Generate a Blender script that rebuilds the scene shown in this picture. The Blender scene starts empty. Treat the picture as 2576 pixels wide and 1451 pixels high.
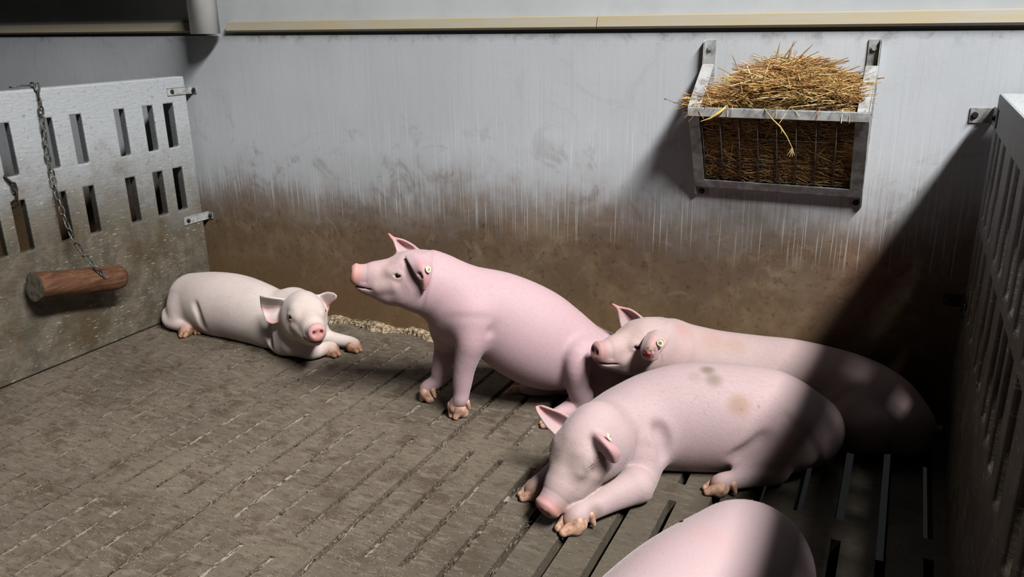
import bpy, bmesh, math, random
import numpy as np
from mathutils import Vector, Matrix

# ------------------------------------------------------------------ camera, world, light, exposure
SC = bpy.context.scene
COL = SC.collection
cam_d = bpy.data.cameras.new('camera')
cam = bpy.data.objects.new('camera', cam_d)
COL.objects.link(cam)
cam_d.sensor_width = 36.0
cam_d.lens = 36.0 * 2036.23 / 2576.0
cam_d.clip_start = 0.02
def camera_axes(yaw, pitch, roll):
    cy, sy = math.cos(yaw), math.sin(yaw)
    f0 = Vector((-sy, cy, 0)); r0 = Vector((cy, sy, 0)); u0 = Vector((0, 0, 1))
    f = f0 * math.cos(pitch) - u0 * math.sin(pitch)
    u = u0 * math.cos(pitch) + f0 * math.sin(pitch)
    r = r0 * math.cos(roll) + u * math.sin(roll)
    u2 = u * math.cos(roll) - r0 * math.sin(roll)
    return r, u2, f
_r, _u, _f = camera_axes(math.radians(25.86041525), math.radians(18.40540638), math.radians(-0.87177351))
cam.matrix_world = Matrix(((_r.x, _u.x, -_f.x, 2.731), (_r.y, _u.y, -_f.y, -2.574), (_r.z, _u.z, -_f.z, 1.2), (0, 0, 0, 1)))
SC.camera = cam

world = bpy.data.worlds.new('barn_air')
SC.world = world
world.use_nodes = True
world.node_tree.nodes['Background'].inputs[0].default_value = (0.95, 0.97, 1.0, 1)
world.node_tree.nodes['Background'].inputs[1].default_value = 0.012

LAMP = Vector((5.1, -2.45, 5.02))
lamp_d = bpy.data.lights.new('barn_strip_lamp', 'AREA')
lamp_d.shape = 'RECTANGLE'
lamp_d.size = 0.45
lamp_d.size_y = 2.5
lamp_d.energy = 255
lamp_d.color = (1.0, 0.99, 0.98)
lamp_d.spread = math.radians(84)
lamp = bpy.data.objects.new('barn_strip_lamp', lamp_d)
COL.objects.link(lamp)
_z = (LAMP - Vector((1.35, -0.85, 0.15))).normalized()
_x = (Vector((0, 1, 0)).cross(_z)).normalized(); _y = _z.cross(_x)
lamp.matrix_world = Matrix(((_x.x, _y.x, _z.x, LAMP.x), (_x.y, _y.y, _z.y, LAMP.y), (_x.z, _y.z, _z.z, LAMP.z), (0, 0, 0, 1)))

SC.view_settings.view_transform = 'Standard'
SC.view_settings.look = 'None'
SC.view_settings.exposure = 0.0
SC.view_settings.gamma = 1.0
SC.view_settings.use_curve_mapping = False

RNG = random.Random(7)
NR = np.random.RandomState(11)

# ------------------------------------------------------------------ helpers
def tag(o, label=None, cat=None, group=None, kind=None):
    if label: o['label'] = label
    if cat: o['category'] = cat
    if group: o['group'] = group
    if kind: o['kind'] = kind
    return o
def thing(name, label, cat, loc=(0, 0, 0), group=None):
    o = bpy.data.objects.new(name, None)
    o.empty_display_size = 0.05
    o.location = loc
    COL.objects.link(o)
    return tag(o, label, cat, group)
def obj(name, me, mat=None, parent=None, smooth=False):
    o = bpy.data.objects.new(name, me)
    COL.objects.link(o)
    if mat: me.materials.append(mat)
    if smooth:
        me.polygons.foreach_set('use_smooth', [True] * len(me.polygons))
    if parent:
        o.parent = parent
        o.matrix_parent_inverse = Matrix.Translation(parent.location).inverted()
    return o
class MB:
    """collects shapes, builds ONE mesh"""
    def __init__(s): s.v = []; s.f = []; s.m = []
    def add(s, vs, fs, mi=0):
        n = len(s.v); s.v += [tuple(v) for v in vs]; s.f += [tuple(i + n for i in f) for f in fs]; s.m += [mi] * len(fs)
    def box(s, a, b, mi=0, rot=None, piv=None):
        x0, y0, z0 = a; x1, y1, z1 = b
        vs = [Vector(p) for p in ((x0,y0,z0),(x1,y0,z0),(x1,y1,z0),(x0,y1,z0),(x0,y0,z1),(x1,y0,z1),(x1,y1,z1),(x0,y1,z1))]
        if rot is not None:
            piv = Vector(piv or (0,0,0)); vs = [piv + rot @ (v - piv) for v in vs]
        s.add(vs, [(0,3,2,1),(4,5,6,7),(0,1,5,4),(1,2,6,5),(2,3,7,6),(3,0,4,7)], mi)
    def tube(s, pts, rad, n=8, mi=0, closed=False, cap=True):
        pts = [Vector(p) for p in pts]; N = len(pts)
        rads = rad if isinstance(rad, (list, tuple)) else [rad] * N
        rings = []; up = None
        for i, p in enumerate(pts):
            if closed: t = pts[(i + 1) % N] - pts[i - 1]
            else: t = pts[min(i + 1, N - 1)] - pts[max(i - 1, 0)]
            t.normalize()
            if up is None:
                up = Vector((0, 0, 1)) if abs(t.z) < .9 else Vector((1, 0, 0))
            x = t.cross(up); x.normalize(); y = x.cross(t); y.normalize(); up = y
            rings.append([p + (x * math.cos(2*math.pi*k/n) + y * math.sin(2*math.pi*k/n)) * rads[i] for k in range(n)])
        vs = [v for r in rings for v in r]; fs = []
        for i in range(N if closed else N - 1):
            a = i * n; b = ((i + 1) % N) * n
            for k in range(n): fs.append((a + k, a + (k+1) % n, b + (k+1) % n, b + k))
        if cap and not closed:
            fs.append(tuple(range(n - 1, -1, -1))); fs.append(tuple((N-1)*n + k for k in range(n)))
        s.add(vs, fs, mi)
    def mesh(s, name):
        me = bpy.data.meshes.new(name); me.from_pydata(s.v, [], s.f); me.update()
        return me
    def build(s, name, mats, parent=None, smooth=False):
        me = s.mesh(name)
        mats = mats if isinstance(mats, (list, tuple)) else [mats]
        o = obj(name, me, None, parent, smooth)
        for m in mats: me.materials.append(m)
        if len(mats) > 1: me.polygons.foreach_set('material_index', s.m)
        return o
def bevel(o, w, seg=2):
    m = o.modifiers.new('bevel', 'BEVEL'); m.width = w; m.segments = seg; m.limit_method = 'ANGLE'; m.angle_limit = math.radians(40)
    return o

# ------------------------------------------------------------------ node material helper
class NT:
    def __init__(s, name):
        s.mat = bpy.data.materials.new(name); s.mat.use_nodes = True
        s.t = s.mat.node_tree; s.bs = s.t.nodes['Principled BSDF']
        s.geo = s.t.nodes.new('ShaderNodeNewGeometry'); s.P = s.geo.outputs['Position']
        s.bs.inputs['Specular IOR Level'].default_value = 0.2
    def inp(s, sock, v):
        if v is None: return
        if isinstance(v, bpy.types.NodeSocket): s.t.links.new(v, sock)
        else: sock.default_value = v if not (isinstance(v, tuple) and len(v) == 3 and sock.type == 'RGBA') else (*v, 1)
    def math(s, op, a, b=None, clamp=False):
        n = s.t.nodes.new('ShaderNodeMath'); n.operation = op; n.use_clamp = clamp
        s.inp(n.inputs[0], a); s.inp(n.inputs[1], b); return n.outputs[0]
    def vscale(s, sc, v=None):
        n = s.t.nodes.new('ShaderNodeVectorMath'); n.operation = 'MULTIPLY'
        s.inp(n.inputs[0], v or s.P); n.inputs[1].default_value = sc; return n.outputs[0]
    def noise(s, scale, detail=4, rough=.55, vec=None, stretch=None, dist=0):
        n = s.t.nodes.new('ShaderNodeTexNoise')
        v = vec or s.P
        if stretch: v = s.vscale(stretch, v)
        s.inp(n.inputs['Vector'], v); n.inputs['Scale'].default_value = scale; n.inputs['Detail'].default_value = detail
        n.inputs['Roughness'].default_value = rough; n.inputs['Distortion'].default_value = dist
        return n.outputs[0]
    def voronoi(s, scale, stretch=None, feature='F1'):
        n = s.t.nodes.new('ShaderNodeTexVoronoi'); n.feature = feature
        s.inp(n.inputs['Vector'], s.vscale(stretch) if stretch else s.P); n.inputs['Scale'].default_value = scale
        return n.outputs['Distance']
    def ramp(s, f, lo, hi, a=0.0, b=1.0):
        n = s.t.nodes.new('ShaderNodeMapRange'); n.interpolation_type = 'SMOOTHSTEP'
        s.inp(n.inputs[0], f); s.inp(n.inputs[1], lo); s.inp(n.inputs[2], hi); n.inputs[3].default_value = a; n.inputs[4].default_value = b
        return n.outputs[0]
    def mix(s, f, a, b, mode='MIX'):
        n = s.t.nodes.new('ShaderNodeMix'); n.data_type = 'RGBA'; n.blend_type = mode
        s.inp(n.inputs[0], f); s.inp(n.inputs[6], a); s.inp(n.inputs[7], b); return n.outputs[2]
    def sep(s, v=None):
        n = s.t.nodes.new('ShaderNodeSeparateXYZ'); s.inp(n.inputs[0], v or s.P); return n.outputs
    def attr(s, name):
        n = s.t.nodes.new('ShaderNodeVertexColor'); n.layer_name = name; return n.outputs[0]
    def bump(s, h, strength, dist, prev=None):
        n = s.t.nodes.new('ShaderNodeBump'); n.inputs['Strength'].default_value = strength; n.inputs['Distance'].default_value = dist
        s.inp(n.inputs['Height'], h)
        if prev: s.inp(n.inputs['Normal'], prev)
        return n.outputs[0]
    def out(s, col, rough=.7, normal=None, metal=0):
        s.inp(s.bs.inputs['Base Color'], col); s.inp(s.bs.inputs['Roughness'], rough)
        if normal: s.inp(s.bs.inputs['Normal'], normal)
        s.bs.inputs['Metallic'].default_value = metal
        return s.mat
def lin(r, g, b):
    f = lambda c: .62*(c/255/12.92 if c/255 <= .04045 else ((c/255+.055)/1.055)**2.4)
    return (f(r), f(g), f(b))

# ------------------------------------------------------------------ materials of the pen
def mat_back_wall():
    n = NT('painted_dirty_wall'); x, y, z = n.sep()
    n1 = n.noise(2.6, 5, .6); n2 = n.noise(11, 4, .65); n3 = n.noise(1.3, 3)
    streak = n.noise(1.0, 3, .7, stretch=(95, 1, 1.6)); streak2 = n.noise(1.0, 2, .6, stretch=(190, 1, 2.6))
    # dirt line: wavering height, runs of paint hang over it
    h = n.math('ADD', z, n.math('MULTIPLY', n.math('SUBTRACT', n1, .5), -.36))
    h = n.math('ADD', h, n.math('MULTIPLY', n.math('SUBTRACT', n2, .5), -.14))
    h = n.math('ADD', h, n.math('MULTIPLY', x, -.035))
    hs = n.math('ADD', h, n.math('MULTIPLY', n.math('SUBTRACT', streak, .5), .46))
    dirt_soft = n.ramp(h, .36, .74, 1, 0)
    dirt_streak = n.ramp(hs, .48, .62, 1, 0)
    dirt = n.math('ADD', n.math('MULTIPLY', dirt_soft, .74), n.math('MULTIPLY', dirt_streak, .26))
    paint = n.mix(n.ramp(n3, .35, .7), lin(194, 198, 202), lin(208, 212, 217))
    paint = n.mix(n.math('MULTIPLY', n.ramp(streak2, .5, .75), .16), paint, lin(150, 146, 140))
    smudge = n.math('MULTIPLY', n.ramp(n.noise(4.5, 7, .72, dist=1.6), .53, .66), n.ramp(z, .92, .62, .08, .40))
    paint = n.mix(smudge, paint, lin(112, 102, 92))
    b1 = n.mix(n.ramp(n2, .3, .7), lin(104, 85, 64), lin(134, 114, 92))
    b2 = n.mix(n.ramp(n.noise(4, 5, .6, dist=.6), .35, .65), b1, lin(106, 88, 72))
    b2 = n.mix(n.math('MULTIPLY', n.ramp(n.noise(7, 6, .75, dist=1.2), .52, .66), .55), b2, lin(142, 126, 108))
    b2 = n.mix(n.math('MULTIPLY', n.ramp(n.noise(2.4, 4, .6), .5, .68), .4), b2, lin(120, 82, 70))
    brown = n.mix(n.ramp(n.noise(34, 6, .78), .52, .68), b2, lin(82, 64, 46))
    warm = n.mix(n.ramp(z, .42, .1, 0, .55), brown, lin(120, 94, 60))
    col = n.mix(dirt, paint, warm)
    # thin pale runs of paint across the brown
    runs = n.noise(1.0, 1, .5, stretch=(240, 1, 3.0))
    rm = n.math('MULTIPLY', n.ramp(runs, .60, .70), n.math('MULTIPLY', n.ramp(z, .42, .56), n.ramp(z, .98, .78)))
    col = n.mix(n.math('MULTIPLY', rm, .6), col, lin(222, 224, 224))
    # mud spatter near the floor
    sp = n.math('MULTIPLY', n.ramp(n.voronoi(70), .16, .10), n.math('MULTIPLY', n.ramp(z, .16, .02), n.ramp(n.noise(9, 2), .42, .62)))
    col = n.mix(n.math('MULTIPLY', sp, .9), col, lin(186, 160, 120))
    edge = n.math('MULTIPLY', n.ramp(z, 1.10, 1.155), n.ramp(n.noise(16, 5, .7), .48, .68))
    col = n.mix(n.math('MULTIPLY', edge, .55), col, lin(105, 102, 98))
    bp = n.bump(n.noise(55, 5, .65), .10, .003)
    bp = n.bump(n.math('MULTIPLY', n.ramp(n.voronoi(40), .0, .13, 1, 0), n.ramp(n.noise(5, 2), .5, .6)), .12, .004, bp)
    bp = n.bump(streak, .05, .003, bp)
    rough = n.ramp(dirt, 0, 1, .55, .5)
    return n.out(col, rough, bp)
def mat_partition():
    n = NT('limewashed_concrete'); x, y, z = n.sep()
    n1 = n.noise(3.1, 5, .65); n2 = n.noise(14, 5, .7)
    h = n.math('ADD', z, n.math('MULTIPLY', n.math('SUBTRACT', n1, .5), -.35))
    h = n.math('ADD', h, n.math('MULTIPLY', n.math('SUBTRACT', n2, .5), -.35))
    h = n.math('ADD', h, n.math('MULTIPLY', y, .12))
    h = n.math('SUBTRACT', h, n.ramp(x, 1.0, 2.0, 0, .08))
    dirt = n.ramp(h, .34, .84, 1, 0)
    paint = n.mix(n.ramp(n.noise(60, 4, .7), .55, .72), lin(174, 178, 181), lin(138, 139, 139))
    mud = n.mix(n.ramp(n2, .35, .65), lin(82, 76, 64), lin(110, 102, 88))
    mud = n.mix(n.ramp(n.noise(5, 4), .5, .68), mud, lin(80, 68, 50))
    col = n.mix(dirt, paint, mud)
    scr = n.ramp(n.noise(1, 4, .75, stretch=(40, 26, 130)), .59, .67)
    col = n.mix(n.math('MULTIPLY', n.math('MULTIPLY', scr, n.ramp(n.noise(6, 2), .38, .55)), .8), col, lin(196, 192, 180))
    bp = n.bump(n.noise(1, 5, .7, stretch=(40, 30, 110)), .55, .006)
    bp = n.bump(n.noise(120, 3, .7), .3, .002, bp)
    return n.out(col, .6, bp)
def mat_floor():
    n = NT('soiled_concrete_slat'); x, y, z = n.sep()
    n1 = n.noise(2.2, 5, .6); n2 = n.noise(9, 5, .65, dist=.5); st = n.noise(1, 5, .7, stretch=(14, 48, 30))
    col = n.mix(n.ramp(n1, .32, .68), lin(94, 84, 73), lin(116, 105, 92))
    col = n.mix(n.math('MULTIPLY', n.ramp(n2, .48, .66), .7), col, lin(74, 60, 46))
    col = n.mix(n.math('MULTIPLY', n.ramp(st, .50, .64), .65), col, lin(128, 119, 106))
    col = n.mix(n.math('MULTIPLY', n.ramp(n.noise(1, 6, .8, stretch=(26, 80, 30)), .52, .62), .7), col, lin(64, 54, 44))
    right_tone = n.ramp(n.math('ADD', n.math('SUBTRACT', x, n.math('MULTIPLY', y, .35)), n.math('MULTIPLY', n.math('SUBTRACT', n1, .5), .9)), 1.75, 2.75)  # floor colour grows darker to the right and towards the front
    col = n.mix(n.math('MULTIPLY', right_tone, .62), col, lin(70, 66, 55))
    flake = n.math('MULTIPLY', n.ramp(n.voronoi(150, stretch=(1, 1.6, 1)), .24, .16), n.ramp(n.noise(5, 4, .7), .5, .66))
    col = n.mix(n.math('MULTIPLY', flake, .7), col, lin(150, 136, 114))
    bp = n.bump(st, .35, .005); bp = n.bump(n.noise(90, 4, .7), .3, .003, bp)
    return n.out(col, n.ramp(n2, .3, .7, .5, .72), bp)
def mat_simple(name, a, b, scale=30, rough=.6, metal=0, bstr=.2, bd=.002, stretch=None, lo=.4, hi=.65):
    n = NT(name)
    no = n.noise(scale, 5, .65, stretch=stretch)
    return n.out(n.mix(n.ramp(no, lo, hi), a, b), rough, n.bump(no, bstr, bd), metal)
M_WALL = mat_back_wall()
M_PART = mat_partition()
M_FLOOR = mat_floor()
M_PVC = mat_simple('grey_plastic_board', lin(190, 194, 196), lin(202, 206, 208), 2, .45, 0, .03)
M_TRIM = mat_simple('yellowed_plastic_ledge', lin(168, 156, 128), lin(164, 160, 148), 5, .5, 0, .12, .003, stretch=(1, 1, 9))
M_PIPE = mat_simple('white_drain_pipe', lin(228, 228, 226), lin(216, 215, 212), 6, .4, 0, .03)
M_PIT = mat_simple('pit_dark', lin(24, 20, 17), lin(14, 12, 10), 8, .9)
M_ZINC = mat_simple('galvanised_steel', lin(186, 190, 192), lin(150, 154, 156), 18, .45, .35, .1)
M_RACK = mat_simple('limed_steel', lin(182, 184, 184), lin(140, 138, 134), 22, .5, .15, .2)
M_WIRE = mat_simple('dulled_wire', lin(150, 146, 140), lin(96, 90, 82), 60, .5, .3, .2)
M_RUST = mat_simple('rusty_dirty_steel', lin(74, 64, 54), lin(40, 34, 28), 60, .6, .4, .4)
M_CHAIN = mat_simple('worn_chain_steel', lin(118, 117, 112), lin(62, 58, 53), 45, .42, .6, .3)
M_DARKHOLE = mat_simple('dark_bolt', lin(48, 44, 38), lin(84, 80, 72), 70, .6, .5)
def mat_litter():
    n = NT('caked_straw_litter'); f_ = n.noise(90, 5, .7, stretch=(1, .5, 1)); p_ = n.noise(2.6, 4, .6); x, y, z = n.sep()
    pale = n.mix(n.ramp(f_, .42, .6), lin(158, 149, 134), lin(78, 69, 57))
    drab = n.mix(n.ramp(f_, .4, .65), lin(104, 93, 78), lin(60, 52, 42))
    w_ = n.math('MULTIPLY', n.ramp(p_, .42, .60), n.ramp(x, .2, 1.1, .7, 1.0))
    return n.out(n.mix(w_, drab, pale), .9, n.bump(f_, .8, .006))
M_LITTER = mat_litter()
M_CRUST = mat_simple('bedding_crust', lin(176, 156, 128), lin(92, 78, 60), 70, .9, 0, .6, .004)
M_CHIP = mat_simple('pale_wood_chip', lin(160, 146, 122), lin(118, 104, 84), 40, .9)
def mat_wood():
    n = NT('gnawed_log_wood'); 
    no = n.noise(1, 5, .7, stretch=(60, 7, 60)); n2 = n.noise(12, 4)
    col = n.mix(n.ramp(no, .38, .64), lin(74, 47, 34), lin(112, 78, 54))
    col = n.mix(n.math('MULTIPLY', n.ramp(n2, .5, .66), .6), col, lin(96, 58, 44))
    col = n.mix(n.math('MULTIPLY', n.ramp(n.noise(7, 3), .56, .66), .5), col, lin(148, 108, 62))
    return n.out(col, .6, n.bump(no, .5, .006))
M_WOOD = mat_wood()
M_WOODEND = mat_simple('sawn_log_end', lin(92, 85, 70), lin(62, 55, 44), 40, .85, 0, .5, .003)
def mat_straw(name, mul=1.0):
    n = NT(name); c = n.attr('tint')
    n.bs.inputs['Specular IOR Level'].default_value = .35
    return n.out(c, .5)
M_STRAW = mat_straw('dry_straw')
def mat_skin(name, sx):
    n = NT(name); c = n.attr('skin')
    tc = n.t.nodes.new('ShaderNodeTexCoord')
    fine = n.noise(70, 3, .6); big = n.noise(6, 3, .5)
    col = n.mix(n.math('MULTIPLY', n.ramp(big, .45, .7), .22), c, lin(202, 158, 160))
    sp = n.math('MULTIPLY', n.ramp(n.voronoi(60), .10, .05), n.ramp(n.noise(5, 3), .55, .66))
    col = n.mix(n.math('MULTIPLY', sp, .5), col, lin(120, 78, 66))
    scuff = n.ramp(n.noise(3.2, 6, .75, dist=1.0), .60, .74)
    col = n.mix(n.math('MULTIPLY', scuff, .22), col, lin(150, 118, 98))
    hair = n.noise(1, 2, .6, stretch=tuple(3.2*q for q in sx), dist=.3)
    bp = n.bump(hair, .10, .0016); bp = n.bump(fine, .12, .003, bp)
    n.bs.inputs['Subsurface Weight'].default_value = .16
    n.bs.inputs['Subsurface Radius'].default_value = (1.0, .35, .2)
    n.bs.inputs['Subsurface Scale'].default_value = .012
    n.bs.inputs['Sheen Weight'].default_value = .12
    n.bs.inputs['Sheen Roughness'].default_value = .4
    n.bs.inputs['Specular IOR Level'].default_value = .12
    return n.out(col, .6, bp)
M_HOOF_BROWN = mat_simple('brown_hoof', lin(168, 124, 96), lin(110, 84, 66), 60, .5, 0, .3, .001)
M_HOOF = mat_simple('horn_hoof', lin(206, 162, 138), lin(150, 118, 98), 60, .5, 0, .3, .001)
def mat_flat(name, c, rough=.4):
    n = NT(name); return n.out(c, rough)
M_BRISTLE = mat_flat('pale_bristle', lin(206, 186, 176), .6)
M_EYE = mat_flat('dark_eye', lin(26, 18, 16), .12)
M_TAG = mat_simple('pale_yellow_tag', lin(226, 220, 190), lin(206, 200, 168), 50, .4)
M_TAGMARK = mat_flat('tag_stud_grey', lin(120, 118, 96), .5)
M_TOOTH = mat_flat('tooth_white', lin(236, 230, 216), .3)

# ------------------------------------------------------------------ the setting
def structure(o, label=None):
    o['kind'] = 'structure'
    return o
def wall_mesh():
    b = MB(); b.box((-1.7, 0.0, -.02), (4.6, 0.12, 1.153)); return b
structure(wall_mesh().build('wall_back', M_WALL))
b = MB(); b.box((-1.7, .02, 1.150), (4.6, .12, 2.4)); structure(b.build('wall_back_upper', M_PVC))
def ledge(name, x0, x1):
    b = MB(); prof = [(.019, 1.168), (-.010, 1.166), (-.014, 1.173), (-.002, 1.204), (.019, 1.208)]
    n = len(prof); vs = [(x0, y, z) for y, z in prof] + [(x1, y, z) for y, z in prof]
    b.add(vs, [tuple(range(n)), tuple(range(2*n-1, n-1, -1))] + [(i, i+n, (i+1) % n + n, (i+1) % n) for i in range(n)])
    return structure(b.build(name, M_TRIM))
b = MB(); b.box((-1.7, -.09, 1.325), (.12, -.001, 1.40)); structure(b.build('added_shade_box', M_PVC))      # added box, out of view, blocks lamp light from the upper left wall
ledge('trim_1', -1.7, .112); ledge('trim_2', .238, 1.8); ledge('trim_3', 1.803, 4.6)

SLOT_SETS = [(-.160, -.111), (-.263, -.215), (-.395, -.350), (-.583, -.538), (-.703, -.655), (-.862, -.812)]
SLOTS = [(a - k*.80, c - k*.80) for k in range(4) for a, c in SLOT_SETS]
SLOTS = [s for s in SLOTS if s[0] > -2.9]
def partition(name, x_face, sgn, T, flare, label):
    """slotted concrete panel standing along y; pen face at x_face, thickness away from the pen"""
    yb, yf = -.035, -3.0
    cut = sgn > 0                                    # slots of the right panel are bevelled on the pen side
    def layer(front):
        e, lo, hi = {'face': (.013, -.050, .008) if cut else (0, 0, 0), 'mid': (0, 0, 0), 'back': (None, -.008, .004)}[front]
        ys = [yb]
        for p, q in SLOTS: ys += ([q + flare, p + .002] if e is None else [q + e, p - e])
        return ys + [yf], [.004, .449 + lo, .628 + hi, .715 + lo, .892 + hi, .995]
    LAY = [(x_face, *layer('face'))] + ([(x_face + sgn*.045, *layer('mid'))] if cut else []) + [(x_face + sgn*T, *layer('back'))]
    b = MB()
    P = lambda l, i, j: (LAY[l][0], LAY[l][1][i], LAY[l][2][j])
    nx, nz = len(LAY[0][1]), 6
    hole = lambda i, j: i % 2 == 1 and j in (1, 3) and i < nx - 1
    last = len(LAY) - 1
    for l in (0, last):
        for i in range(nx-1):
            for j in range(nz-1):
                if not hole(i, j): b.add([P(l, i, j), P(l, i+1, j), P(l, i+1, j+1), P(l, i, j+1)], [(0, 1, 2, 3)])
    def strip(p, q, hole_):
        ls = range(last) if hole_ else [None]
        for l in ls:
            l0, l1 = (l, l+1) if hole_ else (0, last)
            b.add([P(l0, *p), P(l0, *q), P(l1, *q), P(l1, *p)], [(0, 1, 2, 3)])
    for i in range(nx-1):
        strip((i, 0), (i+1, 0), False); strip((i+1, nz-1), (i, nz-1), False)
        for j in range(nz-1):
            if hole(i, j):
                strip((i, j), (i+1, j), True); strip((i+1, j+1), (i, j+1), True); strip((i+1, j), (i+1, j+1), True); strip((i, j+1), (i, j), True)
    for j in range(nz-1):
        strip((0, j), (0, j+1), False); strip((nx-1, j+1), (nx-1, j), False)
    me = b.mesh(name)
    bm = bmesh.new(); bm.from_mesh(me); bmesh.ops.remove_doubles(bm, verts=bm.verts, dist=1e-5); bmesh.ops.recalc_face_normals(bm, faces=bm.faces); bm.to_mesh(me); bm.free()
    o = obj(name, me, M_PART)
    bevel(o, .006, 2)
    return tag(o, label, 'pen partition', 'slotted pen partitions')
partition('pen_partition', 0.0, -1, .055, .016, 'whitewashed concrete partition with two rows of slots behind the hanging log, left of the pen')
partition('pen_partition', 2.944, 1, .08, .002, 'slotted concrete partition in deep shadow along the right edge, right of the hay rack')

# slatted floor: beams between slots, solid bridges between slot rows
def floor():
    b = MB()
    pitch, rowlen, gap = .1, .533, .085
    xs = []
    k = -14
    while k <= 42:
        xs.append((k*pitch + .003, k)); k += 1
    def width(x): return .012 if x < .75 else (.015 if x < 1.55 else (.019 if x < 2.05 else .022))
    rows = []
    y1 = -.126
    while y1 > -3.3:
        rows.append((y1 - rowlen, y1)); y1 -= rowlen + gap
    DEP = .09
    y_end = -3.4
    x_prev = -1.7
    slots = []
    for x, k in xs:
        w = width(x); x0, x1 = x - w/2, x + w/2
        b.add([(x_prev, y_end, 0), (x0, y_end, 0), (x0, 0, 0), (x_prev, 0, 0)], [(0, 1, 2, 3)])
        if k % 4 == 0:
            segs = [(y_end, -.0)]
        else: segs = [(a + RNG.uniform(-.006, .006), c + RNG.uniform(-.006, .006)) for a, c in rows]
        segs.sort()
        y = y_end
        for a, c in segs:
            if a > y: b.add([(x0, y, 0), (x1, y, 0), (x1, a, 0), (x0, a, 0)], [(0, 1, 2, 3)])
            b.add([(x0, a, 0), (x0, c, 0), (x0, c, -DEP), (x0, a, -DEP)], [(0, 1, 2, 3)])
            b.add([(x1, a, 0), (x1, c, 0), (x1, c, -DEP), (x1, a, -DEP)], [(3, 2, 1, 0)])
            b.add([(x0, a, 0), (x1, a, 0), (x1, a, -DEP), (x0, a, -DEP)], [(3, 2, 1, 0)])
            b.add([(x0, c, 0), (x1, c, 0), (x1, c, -DEP), (x0, c, -DEP)], [(0, 1, 2, 3)])
            slots.append((x, w, a, c, k % 4 == 0))
            y = c
        if y < 0: b.add([(x0, y, 0), (x1, y, 0), (x1, 0, 0), (x0, 0, 0)], [(0, 1, 2, 3)])
        x_prev = x1
    b.add([(x_prev, y_end, 0), (4.6, y_end, 0), (4.6, 0, 0), (x_prev, 0, 0)], [(0, 1, 2, 3)])
    structure(b.build('floor', M_FLOOR))
    p = MB(); p.box((-1.7, y_end, -.8), (4.6, .1, -.6)); structure(p.build('pit_floor', M_PIT))
    # caked litter in the slots: pale fibres, thinner towards the right
    lit = MB()
    for x, w, a, c, joint in slots:
        if x < 0 or x > 2.3 or a < -2.75 and not joint: continue
        a = max(a, -2.75)
        y = a
        while y < c - .004:
            step = RNG.uniform(.008, .03); y2 = min(c, y + step)
            rec = RNG.uniform(.001, .006) if not joint else RNG.uniform(.012, .024)
            if x > 1.5: rec += .006 + .028 * min(1, (x-1.5)/.6) * RNG.random()
            keep = 1.0 if x < 1.65 else max(0, 1 - (x - 1.65)/.5)
            side = 1.0 if x < 1.55 else RNG.uniform(.3, .6)
            if RNG.random() < keep:
                lit.box((x - w/2 + .0004, y, -.08), (x - w/2 + (w-.0008)*side, y2, -rec))
            y = y2
        # lifted fibres
        nf = int((c-a) * (120 if x < 1.65 else 30 if x < 2.1 else 0))
        for _ in range(nf):
            yy = RNG.uniform(a, c); ang = RNG.gauss(math.pi/2, .5); L = RNG.uniform(.006, .02)
            z0 = -.004 if x < 1.5 else -.004 - .006*RNG.random()
            xx = x + RNG.uniform(-w/2, w/2)*.8
            lit.tube([(xx, yy, z0), (xx + .3*L*math.cos(ang), yy + L*math.sin(ang), z0 + RNG.uniform(0, .004))], .0009, 3, cap=False)
    o = lit.build('slot_litter', M_LITTER)
    tag(o, 'pale straw litter caked into the slots of the slatted floor', 'litter', kind='stuff')
floor()

# wood chips strewn on the slats
def chips():
    b = MB()
    cents = [(RNG.uniform(.5, 2.2), RNG.uniform(-2.0, -.5), RNG.uniform(.05, .22)) for _ in range(46)]
    cents += [(1.62, -.62, .09), (1.75, -.95, .12), (1.5, -1.0, .15), (1.45, -1.3, .15), (1.85, -1.05, .1), (1.2, -.9, .16), (1.1, -.2, .1)]
    n = 0
    while n < 13000:
        if RNG.random() < .8:
            cx, cy, s = RNG.choice(cents); x = RNG.gauss(cx, s); y = RNG.gauss(cy, s*.7)
        else: x = RNG.uniform(.02, 2.4); y = RNG.uniform(-2.5, -.03)
        if not (.01 < x < 2.45 and -2.6 < y < -.01): continue
        n += 1
        L = RNG.uniform(.0012, .0036) * (1.6 if RNG.random() < .06 else 1); W = L*RNG.uniform(.22, .6); a = RNG.uniform(0, math.pi)
        h = RNG.uniform(.0006, .002)
        c, s_ = math.cos(a), math.sin(a)
        q = [(x + c*u*L - s_*v*W, y + s_*u*L + c*v*W) for u, v in ((-.5, -.5), (.5, -.35), (.5, .4), (-.45, .5))]
        b.add([(px, py, .0002) for px, py in q] + [(px, py, h) for px, py in q], [(4, 5, 6, 7), (0, 1, 5, 4), (1, 2, 6, 5), (2, 3, 7, 6), (3, 0, 4, 7)])
    tag(b.build('wood_chips', M_CHIP), 'pale crumbs of bedding strewn over the slatted floor', 'bedding', kind='stuff')
chips()
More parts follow.
